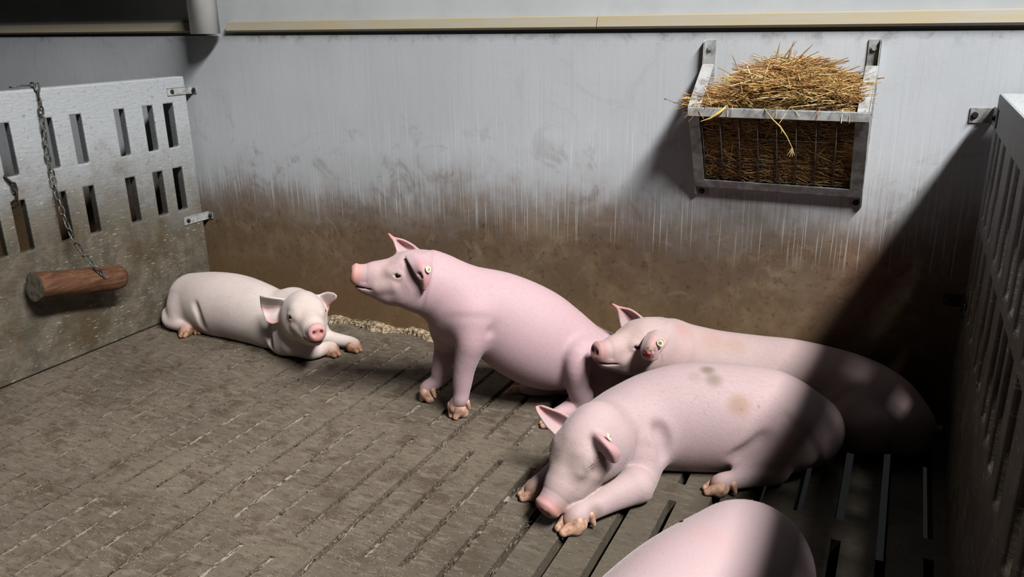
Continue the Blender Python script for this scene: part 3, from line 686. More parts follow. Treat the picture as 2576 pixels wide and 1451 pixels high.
# ------------------------------------------------------------------ pigs
PIGS = {'corner': {'bumps': [(0.02, [(0.663, -0.27, 0.125, 0.0994), (0.708, -0.29, 0.131, 0.0921)]),
                      (0.03, [(0.686, -0.36, 0.058, 0.0608), (0.769, -0.4, 0.07, 0.0535)])],
            'ears': [[[(0.77, -0.435, 0.248), (0.752, -0.42, 0.207), (0.765, -0.44, 0.178)],
                      [(0.751, -0.455, 0.255), (0.725, -0.435, 0.206), (0.754, -0.455, 0.166)],
                      [(0.724, -0.465, 0.259), (0.697, -0.445, 0.205), (0.732, -0.465, 0.159)],
                      [(0.697, -0.47, 0.263), (0.682, -0.455, 0.211), (0.712, -0.47, 0.168)]],
                     [[(0.845, -0.37, 0.237), (0.852, -0.36, 0.21), (0.872, -0.37, 0.189)],
                      [(0.875, -0.36, 0.252), (0.864, -0.345, 0.213), (0.895, -0.37, 0.186)],
                      [(0.902, -0.35, 0.263), (0.884, -0.34, 0.221), (0.909, -0.36, 0.203)],
                      [(0.935, -0.355, 0.266), (0.929, -0.36, 0.241), (0.918, -0.36, 0.223)],
                      [(0.96, -0.37, 0.265), (0.956, -0.37, 0.256), (0.95, -0.37, 0.249)]]],
            'eye': 'open',
            'grooves': [(0.022, 0.006, [(0.276, -0.398, 0.147), (0.297, -0.405, 0.101), (0.302, -0.393, 0.047)]),
                        (0.03, 0.005, [(0.651, -0.408, 0.13), (0.665, -0.412, 0.09), (0.68, -0.42, 0.05)])],
            'head': {'F': (0.793, -0.604, -0.084), 'O': (0.848, -0.42, 0.197), 'U': (0.067, -0.051, 0.996), 's': 0.75},
            'lat': 0.92,
            'limbs': [(0.025, [(0.718, -0.36, 0.079, 0.0695), (0.703, -0.38, 0.052, 0.0513)]),
                      (0.02, [(0.752, -0.371, 0.05, 0.0481), (0.834, -0.381, 0.035, 0.0327)]),
                      (0.02, [(0.768, -0.281, 0.08, 0.0522), (0.807, -0.259, 0.04, 0.0308)]),
                      (0.02, [(0.134, -0.29, 0.086, 0.0962), (0.131, -0.33, 0.061, 0.0625)]),
                      (0.012, [(0.065, -0.342, 0.055, 0.0331), (0.093, -0.367, 0.036, 0.0296)]), (0.012, [(0.166, -0.339, 0.06, 0.0327)])],
            'spine': [(0.133, -0.26, 0.105, 0.1101), (0.266, -0.275, 0.105, 0.1341), (0.389, -0.28, 0.109, 0.135), (0.511, -0.29, 0.101, 0.1263),
                      (0.613, -0.3, 0.088, 0.1152), (0.693, -0.3, 0.096, 0.0954)],
            'toes': [((0.913, -0.331, 0.0), (0.954, -0.301, 0.0), 1.05, 1), ((0.964, -0.263, 0.0), (0.954, -0.301, 0.0), 1.05, 2),
                     ((0.213, -0.427, 0.0), (0.362, -0.932, 0.0), 1.0, 4), ((0.243, -0.377, 0.0), (0.507, -0.862, 0.0), 0.9, 5)]},
 'near': {'bumps': [],
          'ears': [[[(2.322, -1.959, 0.252), (2.34, -1.945, 0.273), (2.341, -1.918, 0.268)],
                    [(2.342, -1.987, 0.264), (2.358, -1.965, 0.291), (2.359, -1.937, 0.285)],
                    [(2.349, -2.014, 0.258), (2.363, -2.0, 0.287), (2.361, -1.98, 0.279)],
                    [(2.344, -2.043, 0.242), (2.349, -2.039, 0.252), (2.348, -2.029, 0.25)]],
                   [[(2.239, -1.93, 0.252), (2.234, -1.908, 0.273), (2.25, -1.886, 0.268)],
                    [(2.206, -1.939, 0.264), (2.207, -1.912, 0.291), (2.224, -1.89, 0.285)],
                    [(2.183, -1.956, 0.258), (2.182, -1.937, 0.287), (2.195, -1.922, 0.279)],
                    [(2.17, -1.982, 0.242), (2.168, -1.975, 0.252), (2.175, -1.968, 0.25)]]],
          'eye': 'open',
          'head': {'F': (-0.321, -0.915, -0.243), 'O': (2.286, -1.93, 0.19), 'U': (-0.08, -0.229, 0.97), 's': 0.8},
          'lat': 0.92,
          'limbs': [(0.03, [(2.421, -1.787, 0.1, 0.06), (2.456, -1.778, 0.05, 0.045), (2.422, -1.904, 0.035, 0.032), (2.392, -1.989, 0.028, 0.024)]),
                    (0.018, [(2.584, -1.293, 0.11, 0.095), (2.611, -1.366, 0.085, 0.06)]),
                    (0.014, [(2.625, -1.371, 0.045, 0.035), (2.599, -1.489, 0.03, 0.026), (2.58, -1.546, 0.026, 0.022)]),
                    (0.03, [(2.27, -1.734, 0.1, 0.06), (2.248, -1.705, 0.05, 0.045), (2.196, -1.824, 0.035, 0.032), (2.166, -1.909, 0.028, 0.024)]),
                    (0.018, [(2.451, -1.246, 0.11, 0.095), (2.384, -1.286, 0.085, 0.06)]),
                    (0.014, [(2.37, -1.281, 0.045, 0.035), (2.316, -1.39, 0.03, 0.026), (2.296, -1.446, 0.026, 0.022)])],
          'spine': [(2.545, -1.153, 0.13, 0.1519), (2.491, -1.345, 0.14, 0.1734), (2.438, -1.496, 0.14, 0.165), (2.385, -1.647, 0.14, 0.15),
                    (2.345, -1.76, 0.16, 0.125), (2.315, -1.845, 0.18, 0.1)],
          'toes': [((2.376, -2.036, 0.0), (-0.331, -0.944, 0.0), 0.9, 0), ((2.149, -1.956, 0.0), (-0.331, -0.944, 0.0), 0.9, 3),
                   ((2.563, -1.593, 0.0), (-0.331, -0.944, 0.0), 0.9, 2), ((2.28, -1.493, 0.0), (-0.331, -0.944, 0.0), 0.9, 5)]},
 'sitting': {'bumps': [(0.03, [(1.512, -0.52, 0.319, 0.0548), (1.536, -0.504, 0.279, 0.0501)])],
             'cuts': [(1.503, -0.66, 0.497, 0.006), (1.509, -0.66, 0.489, 0.005)],
             'ears': [[[(1.44, -0.628, 0.536), (1.466, -0.616, 0.541), (1.496, -0.603, 0.526)],
                       [(1.47, -0.65, 0.519), (1.505, -0.645, 0.526), (1.518, -0.618, 0.505)],
                       [(1.49, -0.655, 0.493), (1.518, -0.66, 0.503), (1.521, -0.634, 0.476)],
                       [(1.504, -0.652, 0.472), (1.518, -0.66, 0.479), (1.518, -0.648, 0.463)],
                       [(1.507, -0.649, 0.448), (1.51, -0.65, 0.448), (1.512, -0.647, 0.448)]],
                      [[(1.378, -0.573, 0.512), (1.388, -0.531, 0.51), (1.434, -0.53, 0.515)],
                       [(1.361, -0.56, 0.535), (1.363, -0.517, 0.527), (1.404, -0.526, 0.537)],
                       [(1.348, -0.551, 0.552), (1.345, -0.523, 0.544), (1.368, -0.532, 0.554)],
                       [(1.335, -0.547, 0.562), (1.335, -0.541, 0.561), (1.342, -0.542, 0.561)],
                       [(1.326, -0.548, 0.574), (1.327, -0.547, 0.573), (1.328, -0.546, 0.573)]]],
             'eye': 'open',
             'grooves': [(0.022, 0.004, [(1.726, -0.552, 0.366), (1.71, -0.558, 0.343), (1.696, -0.563, 0.322), (1.683, -0.564, 0.3)])],
             'head': {'F': (-0.829, -0.549, 0.103), 'O': (1.435, -0.571, 0.451), 'U': (0.086, 0.057, 0.995), 's': 0.757},
             'lat': 0.88,
             'limbs': [(0.03,
                        [(1.602, -0.527, 0.342, 0.0757), (1.612, -0.556, 0.276, 0.0511), (1.603, -0.562, 0.23, 0.0416), (1.589, -0.565, 0.176, 0.0345),
                         (1.58, -0.565, 0.127, 0.0311), (1.577, -0.567, 0.093, 0.0262), (1.573, -0.57, 0.067, 0.025)]),
                       (0.02, [(1.617, -0.541, 0.29, 0.0415), (1.627, -0.54, 0.262, 0.0269)]),
                       (0.03,
                        [(1.486, -0.472, 0.272, 0.069), (1.466, -0.454, 0.201, 0.0455), (1.456, -0.464, 0.146, 0.0366), (1.444, -0.475, 0.099, 0.0289),
                         (1.439, -0.48, 0.071, 0.025)]),
                       (0.022,
                        [(1.944, -0.234, 0.119, 0.0968), (1.919, -0.311, 0.18, 0.0763), (1.906, -0.398, 0.214, 0.0493), (1.908, -0.423, 0.175, 0.0405),
                         (1.904, -0.407, 0.112, 0.0386), (1.908, -0.384, 0.056, 0.0392), (1.882, -0.401, 0.021, 0.0317)]),
                       (0.015, [(1.822, -0.243, 0.042, 0.0537), (1.779, -0.26, 0.016, 0.0377), (1.71, -0.305, 0.005, 0.0323)])],
             'spine': [(1.462, -0.553, 0.437, 0.0856), (1.502, -0.527, 0.409, 0.1022), (1.562, -0.487, 0.356, 0.1231), (1.645, -0.432, 0.31, 0.1408),
                       (1.721, -0.382, 0.247, 0.1565), (1.78, -0.343, 0.2, 0.1476), (1.855, -0.293, 0.158, 0.1166), (1.922, -0.249, 0.106, 0.1126)],
             'tag': ((1.526, -0.649, 0.512), (0.943, -0.12, 0.2)),
             'toes': [((1.55, -0.591, 0.0), (-0.301, -0.954, 0.0), 1.15, 0, 'steep'), ((1.384, -0.508, 0.0), (-0.968, -0.25, 0.0), 1.1, 2, 'steep'),
                      ((1.824, -0.521, 0.0), (-0.834, -0.552, 0.0), 1.1, 3), ((1.621, -0.364, -0.013), (-0.834, -0.552, 0.0), 1.15, 4, 'sole')]},
 'sleeping': {'bumps': [(0.04, [(2.165, -0.635, 0.14, 0.088), (2.19, -0.64, 0.12, 0.085)])],
              'cuts': [(2.169, -0.9, 0.219, 0.0055)],
              'ears': [[[(1.994, -0.79, 0.141), (2.003, -0.755, 0.146), (2.025, -0.755, 0.18)],
                        [(1.965, -0.795, 0.169), (1.977, -0.76, 0.169), (1.998, -0.77, 0.201)],
                        [(1.941, -0.795, 0.2), (1.951, -0.77, 0.195), (1.971, -0.78, 0.212)],
                        [(1.931, -0.79, 0.214), (1.934, -0.78, 0.213), (1.947, -0.785, 0.219)]],
                       [[(2.098, -0.87, 0.219), (2.123, -0.88, 0.234), (2.135, -0.85, 0.211)],
                        [(2.126, -0.9, 0.214), (2.157, -0.925, 0.244), (2.164, -0.89, 0.222)],
                        [(2.158, -0.92, 0.21), (2.183, -0.94, 0.234), (2.191, -0.91, 0.221)],
                        [(2.175, -0.92, 0.193), (2.196, -0.935, 0.211), (2.205, -0.91, 0.204)],
                        [(2.188, -0.915, 0.179), (2.197, -0.92, 0.182), (2.201, -0.91, 0.182)]]],
              'eye': 'shut',
              'grooves': [(0.03, 0.006, [(2.241, -0.697, 0.176), (2.262, -0.703, 0.14), (2.272, -0.708, 0.098)]),
                          (0.025, 0.004, [(2.502, -0.582, 0.152), (2.479, -0.592, 0.126), (2.424, -0.612, 0.081)])],
              'head': {'F': (-0.298, -0.696, -0.653), 'O': (2.111, -0.85, 0.183), 'U': (-0.257, -0.601, 0.757), 's': 0.812},
              'lat': 0.9,
              'limbs': [(0.03, [(2.191, -0.68, 0.09, 0.0753), (2.206, -0.74, 0.042, 0.0528), (2.215, -0.797, 0.05, 0.0463)]),
                        (0.005, [(2.217, -0.796, 0.05, 0.0452), (2.18, -0.847, 0.045, 0.0406), (2.149, -0.909, 0.04, 0.0309)]),
                        (0.012, [(2.228, -0.804, 0.05, 0.0286), (2.244, -0.792, 0.03, 0.0123)]),
                        (0.008, [(2.028, -0.64, 0.044, 0.0567), (1.993, -0.806, 0.042, 0.0289)]),
                        (0.02, [(2.554, -0.47, 0.117, 0.1032), (2.52, -0.52, 0.084, 0.0689), (2.48, -0.57, 0.059, 0.0385), (2.446, -0.603, 0.045, 0.0234)]),
                        (0.012, [(2.527, -0.552, 0.06, 0.0362), (2.533, -0.568, 0.042, 0.0318), (2.467, -0.613, 0.034, 0.0264)])],
              'spine': [(2.578, -0.42, 0.108, 0.1082), (2.483, -0.44, 0.134, 0.1355), (2.381, -0.48, 0.131, 0.1539), (2.279, -0.52, 0.129, 0.1545),
                        (2.182, -0.58, 0.124, 0.1337), (2.112, -0.65, 0.112, 0.0969)],
              'tag': ((2.178, -0.915, 0.242), (0.78, 0.25, 0.45)),
              'toes': [((2.086, -1.01, 0.0), (-0.6, -0.8, 0.0), 1.3, 1), ((1.934, -0.91, 0.0), (-0.751, -0.661, 0.0), 1.15, 3),
                       ((2.366, -0.68, 0.0), (-0.906, -0.423, 0.0), 1.15, 5)]},
 'sore': {'bumps': [],
          'cuts': [(2.174, -0.465, 0.296, 0.0055), (2.175, -0.46, 0.282, 0.006)],
          'ears': [[[(2.127, -0.415, 0.321), (2.152, -0.41, 0.331), (2.183, -0.4, 0.315)],
                    [(2.126, -0.46, 0.312), (2.157, -0.475, 0.326), (2.184, -0.43, 0.304)],
                    [(2.125, -0.48, 0.291), (2.156, -0.5, 0.301), (2.176, -0.455, 0.29)],
                    [(2.134, -0.48, 0.27), (2.156, -0.485, 0.268), (2.169, -0.465, 0.268)]],
                   [[(2.009, -0.3, 0.277), (2.032, -0.27, 0.285), (2.074, -0.285, 0.311)],
                    [(1.998, -0.295, 0.311), (2.024, -0.265, 0.306), (2.049, -0.285, 0.328)],
                    [(1.993, -0.295, 0.333), (2.007, -0.275, 0.328), (2.025, -0.285, 0.338)],
                    [(1.984, -0.295, 0.344), (1.988, -0.29, 0.344), (1.995, -0.29, 0.342)],
                    [(1.973, -0.295, 0.352), (1.974, -0.295, 0.351), (1.976, -0.295, 0.351)]]],
          'eye': 'open',
          'head': {'F': (-0.648, -0.761, 0.013), 'O': (2.106, -0.335, 0.255), 'U': (0.008, 0.01, 1.0), 's': 0.73},
          'lat': 0.9,
          'limbs': [(0.03, [(2.701, -0.24, 0.098, 0.0982), (2.742, -0.3, 0.091, 0.0696)]),
                    (0.012, [(2.749, -0.24, 0.05, 0.0438), (2.781, -0.265, 0.035, 0.0342), (2.721, -0.291, 0.035, 0.0308), (2.654, -0.312, 0.03, 0.0275)]),
                    (0.02, [(2.21, -0.29, 0.09, 0.05), (2.15, -0.34, 0.045, 0.036), (2.1, -0.37, 0.035, 0.026)]),
                    (0.02, [(2.21, -0.14, 0.09, 0.05), (2.15, -0.13, 0.045, 0.034), (2.1, -0.15, 0.035, 0.025)])],
          'spine': [(2.826, -0.24, 0.089, 0.0905), (2.763, -0.2, 0.11, 0.1135), (2.672, -0.17, 0.114, 0.1331), (2.522, -0.155, 0.122, 0.1371),
                    (2.403, -0.16, 0.123, 0.1346), (2.284, -0.19, 0.147, 0.1204), (2.19, -0.225, 0.175, 0.1128), (2.139, -0.285, 0.22, 0.0912)],
          'tag': ((2.18, -0.475, 0.324), (0.25, -0.95, 0.2)),
          'toes': [((2.045, -0.39, 0.0), (-0.96, -0.25, 0.0), 0.85, 2), ((2.055, -0.17, 0.0), (-0.95, -0.3, 0.0), 0.85, 3)]}}

V3 = lambda a: np.array(a, np.float32)
class Field:
    """signed distance field on a regular grid, polygonised by surface nets: gives one continuous skin"""
    def __init__(s, lo, hi, h):
        s.h = h; s.lo = V3(lo); n = np.ceil((V3(hi) - s.lo)/h).astype(int) + 1; s.n = n
        s.ax = [s.lo[i] + h*np.arange(n[i], dtype=np.float32) for i in range(3)]
        s.d = np.full(tuple(n), .3, np.float32)
    def win(s, lo, hi):
        a = np.clip(np.floor((V3(lo) - s.lo)/s.h).astype(int), 0, s.n); b = np.clip(np.ceil((V3(hi) - s.lo)/s.h).astype(int) + 1, 0, s.n)
        if np.any(b <= a): return None, None
        sl = tuple(slice(a[i], b[i]) for i in range(3))
        return sl, np.meshgrid(*[s.ax[i][sl[i]] for i in range(3)], indexing='ij', sparse=True)
    def union(s, sl, d, k):
        o = s.d[sl]
        if k > 0:
            hh = np.maximum(k - np.abs(o - d), 0)/k; s.d[sl] = np.minimum(o, d) - hh*hh*k*.25
        else: s.d[sl] = np.minimum(o, d)
    def cut(s, sl, d, k):
        o = s.d[sl]; nd = -d; hh = np.maximum(k - np.abs(o - nd), 0)/k if k > 0 else 0
        s.d[sl] = np.maximum(o, nd) + hh*hh*k*.25
    def cone_d(s, g, a, b, ra, rb, lat=None, ls=1.0):
        x, y, z = g; a = V3(a); ba = V3(b) - a; L2 = float(ba @ ba) + 1e-9
        px, py, pz = x-a[0], y-a[1], z-a[2]
        if lat is not None:
            q = (px*lat[0] + py*lat[1] + pz*lat[2])*(1/ls - 1)
            px = px + q*lat[0]; py = py + q*lat[1]; pz = pz + q*lat[2]
        t = np.clip((px*ba[0] + py*ba[1] + pz*ba[2])/L2, 0, 1)
        t2 = t
        return np.sqrt((px-t*ba[0])**2 + (py-t*ba[1])**2 + (pz-t*ba[2])**2) - (ra + (rb-ra)*t2)
    def cone(s, a, b, ra, rb, k, lat=None, ls=1.0, op='+'):
        m = max(ra, rb) + k + 3*s.h; lo = np.minimum(a, b) - m; hi = np.maximum(a, b) + m
        sl, g = s.win(lo, hi)
        if sl is None: return
        d = s.cone_d(g, a, b, ra, rb, lat, ls)
        (s.union if op == '+' else s.cut)(sl, d, k)
    def ell(s, c, r, axes, k, op='+'):
        c = V3(c); m = max(r) + k + 3*s.h; sl, g = s.win(c-m, c+m)
        if sl is None: return
        x, y, z = (g[i]-c[i] for i in range(3)); q = []
        for i in range(3): A = axes[i]; q.append(x*A[0] + y*A[1] + z*A[2])
        k0 = np.sqrt(sum((q[i]/r[i])**2 for i in range(3))); k1 = np.sqrt(sum((q[i]/r[i]**2)**2 for i in range(3))) + 1e-6
        (s.union if op == '+' else s.cut)(sl, k0*(k0-1)/k1, k)
    def sheet(s, rows, th, k):
        pts = np.array([p for r in rows for p in r], np.float32); m = th + k + .02
        sl, g = s.win(pts.min(0)-m, pts.max(0)+m)
        if sl is None: return
        X, Y_, Z_ = np.broadcast_arrays(*g); Q = np.stack([X, Y_, Z_], -1).reshape(-1, 3)
        best = np.full(len(Q), 1e3, np.float32)
        for i in range(len(rows)-1):
            for j in range(len(rows[0])-1):
                a, b_, c, e = (V3(rows[i][j]), V3(rows[i][j+1]), V3(rows[i+1][j+1]), V3(rows[i+1][j]))
                for tri in ((a, b_, c), (a, c, e)): best = np.minimum(best, tri_d2(Q, *tri))
        d = (np.sqrt(best) - th).reshape(X.shape)
        s.union(sl, d, k)
    def mesh(s):
        D = s.d; I = D < 0; n = D.shape
        act = np.zeros(tuple(i-1 for i in n), bool)
        def cr(dx, dy, dz): return (slice(dx, n[0]-1+dx), slice(dy, n[1]-1+dy), slice(dz, n[2]-1+dz))
        any_ = np.zeros_like(act); all_ = np.ones_like(act)
        for dx in (0, 1):
            for dy in (0, 1):
                for dz in (0, 1): any_ |= I[cr(dx, dy, dz)]; all_ &= I[cr(dx, dy, dz)]
        act = any_ & ~all_; idx = np.argwhere(act); vid = np.full(act.shape, -1, np.int32); vid[act] = np.arange(len(idx))
        acc = np.zeros((len(idx), 3), np.float64); cnt = np.zeros(len(idx))
        co = [(a, b, c) for a in (0, 1) for b in (0, 1) for c in (0, 1)]
        val = {c: D[idx[:, 0]+c[0], idx[:, 1]+c[1], idx[:, 2]+c[2]] for c in co}
        for c0 in co:
            for ax in range(3):
                if c0[ax]: continue
                c1 = list(c0); c1[ax] = 1; c1 = tuple(c1); a, b = val[c0], val[c1]; ms = (a < 0) != (b < 0)
                t = np.where(ms, a/(a-b + 1e-12), 0); p = np.tile(np.array(c0, float), (len(idx), 1)); p[:, ax] += t
                acc[ms] += p[ms]; cnt[ms] += 1
        verts = (idx + acc/cnt[:, None])*s.h + s.lo
        faces = []
        for ax in range(3):
            o1, o2 = [(1, 2), (2, 0), (0, 1)][ax]
            sa = [slice(None)]*3; sb = [slice(None)]*3; sa[ax] = slice(0, n[ax]-1); sb[ax] = slice(1, n[ax])
            A = I[tuple(sa)]; B = I[tuple(sb)]; ch = A != B; e = np.argwhere(ch); ins = A[ch]
            ok = (e[:, o1] > 0) & (e[:, o2] > 0) & (e[:, o1] < n[o1]-1) & (e[:, o2] < n[o2]-1); e = e[ok]; ins = ins[ok]
            def g(u, v): q = e.copy(); q[:, o1] -= u; q[:, o2] -= v; return vid[q[:, 0], q[:, 1], q[:, 2]]
            f = np.stack([g(1, 1), g(0, 1), g(0, 0), g(1, 0)], 1); f[~ins] = f[~ins][:, ::-1]; faces.append(f)
        return verts, np.concatenate(faces)
def tri_d2(P, a, b, c):
    ba, cb, ac = b-a, c-b, a-c; nor = np.cross(ba, ac); pa, pb, pc = P-a, P-b, P-c
    dd = lambda u, v: u @ v
    inside = (np.sign(pa @ np.cross(ba, nor)) + np.sign(pb @ np.cross(cb, nor)) + np.sign(pc @ np.cross(ac, nor))) < 2.0
    def seg(p, e): t = np.clip((p @ e)/(e @ e + 1e-12), 0, 1); q = p - t[:, None]*e; return (q*q).sum(1)
    de = np.minimum(np.minimum(seg(pa, ba), seg(pb, cb)), seg(pc, ac)); dn = (pa @ nor)**2/(nor @ nor + 1e-12)
    return np.where(inside, de, dn).astype(np.float32)
def np_mesh(name, v, f):
    me = bpy.data.meshes.new(name); me.vertices.add(len(v)); me.vertices.foreach_set('co', v.astype(np.float32).ravel())
    me.loops.add(f.size); me.loops.foreach_set('vertex_index', f.astype(np.int32).ravel())
    me.polygons.add(len(f)); me.polygons.foreach_set('loop_start', np.arange(0, f.size, 4, dtype=np.int32))
    me.update(calc_edges=True); me.validate(); me.polygons.foreach_set('use_smooth', [True]*len(me.polygons)); return me
def smooth_verts(v, f, it=2, lam=.5):
    N = len(v)
    for _ in range(it):
        acc = np.zeros_like(v); cnt = np.zeros(N)
        for a, b in ((0, 1), (1, 2), (2, 3), (3, 0)):
            for i, j in ((a, b), (b, a)):
                for c in range(3): acc[:, c] += np.bincount(f[:, i], v[f[:, j], c], N)
                cnt += np.bincount(f[:, i], minlength=N)
        v = v + lam*(acc/np.maximum(cnt, 1)[:, None] - v)
    return v
def unit(a): a = np.array(a, float); return a/np.linalg.norm(a)

PIG_INFO = {
 'sitting': ('big pink pig sitting upright on its haunches in the middle of the pen', (188, 159, 164), (34, 34, 120)),
 'sore': ('pig lying along the back wall with a scabbed bleeding ear, behind the sleeping pig', (180, 158, 156), (50, 120, 60)),
 'sleeping': ('pig asleep on its belly, snout on the slats, before the scabbed pig', (180, 158, 159), (60, 60, 150)),
 'corner': ('small pale pig lying in the far left corner, face turned to the camera', (210, 196, 190), (50, 100, 60)),
 'near': ('nearest pig, only its rounded rump showing, with a fly on it', (182, 159, 161), (80, 80, 120)),
}
def spline(pts, n):
    p = [np.array(q, float) for q in pts]; p = [2*p[0]-p[1]] + p + [2*p[-1]-p[-2]]; out = []
    for i in range(1, len(p)-2):
        for t in np.arange(n)/n:
            out.append(.5*((2*p[i]) + (p[i+1]-p[i-1])*t + (2*p[i-1]-5*p[i]+4*p[i+1]-p[i+2])*t*t + (3*p[i]-p[i-1]-3*p[i+1]+p[i+2])*t**3))
    return out + [p[-2]]
EYE = {'sore': (.102, .028, .0655), 'sleeping': (.062, .046, .068)}
def dense(rows):
    a = [[(*p, 0) for p in r] for r in rows]; a = [[q[:3] for q in spline(r, 3)] for r in a]
    cols = list(zip(*a)); cols = [[q[:3] for q in spline([(*p, 0) for p in c], 3)] for c in cols]
    return [list(r) for r in zip(*cols)]
def build_pig(key, H=.0031):
    D = PIGS[key]; label, base, sx = PIG_INFO[key]
    hd = D['head']; O, F, U, s = V3(hd['O']), V3(hd['F']), V3(hd['U']), hd['s']; Lt = np.cross(U, F)
    hp = lambda f, u, l=0.0: O + (F*f + U*u + Lt*l)*s
    EY = EYE.get(key, (.074, .031, .0745))
    allp = [np.array(p[:3]) - p[3] for p in D['spine']] + [np.array(p[:3]) + p[3] for p in D['spine']]
    for k, L in D['limbs']: allp += [np.array(p[:3]) - .06 for p in L] + [np.array(p[:3]) + .06 for p in L]
    for r in D['ears']: allp += [np.array(p) for q in r for p in q]
    allp += [hp(.3, .15, .15), hp(.3, -.15, -.15), hp(-.1, .15, .15)]
    allp = np.array(allp); lo = allp.min(0) - .02; hi = allp.max(0) + .02; lo[2] = -.012
    G = Field(lo, hi, H)
    # trunk
    sp = D['spine']; ls = D['lat']
    spd = spline(sp, 14)
    for a, b in zip(spd[:-1], spd[1:]):
        ax = unit(np.array(b[:3]) - np.array(a[:3])); lat = unit(np.cross((0, 0, 1), ax))
        G.cone(a[:3], b[:3], a[3], b[3], 0, V3(lat), ls)
    # head and neck
    HA = np.stack([F, U, Lt])
    near_neck = min(sp, key=lambda p: np.linalg.norm(np.array(p[:3]) - O))
    G.cone(near_neck[:3], hp(-.03, -.012), min(near_neck[3], .125*s), .095*s, .05)
    G.ell(hp(-.005, .004), (.118*s, .104*s, (.092 if key != 'sleeping' else .080)*s), HA, .03)
    G.cone(hp(.03, .02), hp(.15, .002), .080*s, .058*s, .03, V3(Lt), .92)
    G.cone(hp(.14, .002), hp(.238, .006), .054*s, .039*s, .02)
    G.cone(hp(-.02, -.058), hp(.10, -.056), .076*s, .052*s, .03)
    G.cone(hp(.10, -.056), hp(.205, -.044), .050*s, .031*s, .035)
    for sg in (1, -1):
        G.ell(hp(-.005, -.045, .052*sg), (.085*s, .070*s, .050*s), HA, .03)
        G.cone(hp(.06, .058, .048*sg), hp(.10, .038, .054*sg), .022*s, .016*s, .03)
        G.cone(hp(.09, -.012, .056*sg), hp(.15, -.03, .042*sg), .026*s, .018*s, .02)
    # snout disc with rim, nostrils, mouth
    disc = hp(.246, .007); tilt = unit(F + U*.10); T = np.stack([V3(tilt), V3(unit(U - F*.10)), Lt])
    G.ell(disc, (.0125*s, .0445*s, .043*s), T, .006)
    G.ell(disc + V3(tilt)*.0325*s, (.021*s, .034*s, .032*s), T, .006, '-')
    for sg in (1, -1):
        c = disc + Lt*.0175*sg*s + T[1]*.003*s
        G.ell(c + V3(tilt)*.012*s, (.016*s, .0125*s, .0088*s), T, .004, '-')
    # mouth slit between upper snout and jaw, fine rings behind the disc
    ma = np.stack([V3(unit(F + U*.03)), V3(unit(U - F*.03)), Lt])
    G.ell(hp(.222, -.040), (.060*s, .0019, .09*s), ma, .0015, '-')
    sl, g = G.win(hp(.2, 0) - .08*s, hp(.2, 0) + .08*s)
    q = [sum((g[i]-float(hp(0, .004)[i]))*float(A[i]) for i in range(3)) for A in (F, U, Lt)]
    rho = np.sqrt(q[1]**2 + q[2]**2)
    for ff, R_ in ((.214, .0475), (.201, .0492)):
        G.cut(sl, np.where(q[1] > -.02*s, np.sqrt((rho - R_*s)**2 + (q[0] - ff*s)**2) - .0022, .1), .005)
    # eyes
    for sg in (1, -1):
        e = hp(EY[0], EY[1], EY[2]*sg)
        if D['eye'] == 'open':
            ea = np.stack([V3(unit(F - Lt*.35*sg)), U, V3(unit(Lt*sg + F*.35))])
            G.ell(e, (.024*s, .018*s, .014*s), ea, .012)
            G.ell(e + ea[2]*.012*s, (.0135*s, .0065*s, .014*s), ea, .003, '-')
            G.cone(e + ea[0]*.018*s + ea[2]*.010*s, e + ea[1]*.013*s + ea[2]*.012*s, .0012, .0016, .003, op='-')
        else:
            G.ell(e, (.030*s, .020*s, .014*s), HA, .014)
            G.cone(e + F*.022*s + Lt*.010*sg*s - U*.006*s, e - F*.016*s + Lt*.013*sg*s - U*.006*s, .0024, .0026, .003, op='-')
            G.cone(e + F*.028*s + Lt*.006*sg*s - U*.016*s, e - F*.008*s + Lt*.012*sg*s - U*.018*s, .0018, .0018, .003, op='-')
    for k, L in D['bumps']:
        for a, b in zip(L[:-1], L[1:]): G.cone(a[:3], b[:3], a[3], b[3], k)
    limbs = [(k, list(L)) for k, L in D['limbs']]
    for tt in D['toes']:
        p, dr, sc = np.array(tt[0]), np.array(tt[1]), tt[2]
        up = np.array((0, 0, 1.)) if 'sole' not in tt else np.array((dr[1], -dr[0], 0))
        bk, ht = (.024, .043) if 'steep' in tt else (.046, .030)
        c = p - dr*bk*sc + up*ht*sc; k = tt[3]
        limbs[k][1].append((*c, .0215*sc)); limbs[k][1].append((*(p - dr*bk*.74*sc + up*ht*.74*sc), .0195*sc))
    for k, L in limbs:
        L = spline(L, 4)
        # build each limb by itself, then blend it on, so its own joints stay soft and its root crease sharp
        m = max(p[3] for p in L) + k + .03; pts = np.array([p[:3] for p in L])
        sl, g = G.win(pts.min(0) - m, pts.max(0) + m)
        if sl is None: continue
        dl = None
        for a, b in zip(L[:-1], L[1:]):
            d = G.cone_d(g, a[:3], b[:3], a[3], b[3])
            if dl is None: dl = d
            else:
                dl = np.minimum(dl, d)
        G.union(sl, dl, k)
    for k, r_, L in D.get('grooves', []):
        L = spline([(*p, r_) for p in L], 4)
        for a, b in zip(L[:-1], L[1:]): G.cone(a[:3], b[:3], r_, r_, k, op='-')
    for r in D['ears']: G.sheet(dense(r), .0042, .012)
    for c in D.get('cuts', []): G.cone(c[:3], (c[0]+.012, c[1]-.014, c[2]+.004), c[3], c[3], .002, op='-')
    # rests on the floor
    zz = G.ax[2][None, None, :]; G.d = np.maximum(G.d, .0025 - zz).astype(np.float32)
    v, f = G.mesh(); v = smooth_verts(v, f, 2, .5); v2 = smooth_verts(v, f, 14, .5)
    far = np.clip((np.linalg.norm(v - O, axis=1) - .13)/.08, 0, 1)[:, None]*np.clip((v[:, 2:3] - .02)/.04, 0, 1); v = v*(1 - far) + v2*far
    v[:, 2] = np.maximum(v[:, 2], .0015)
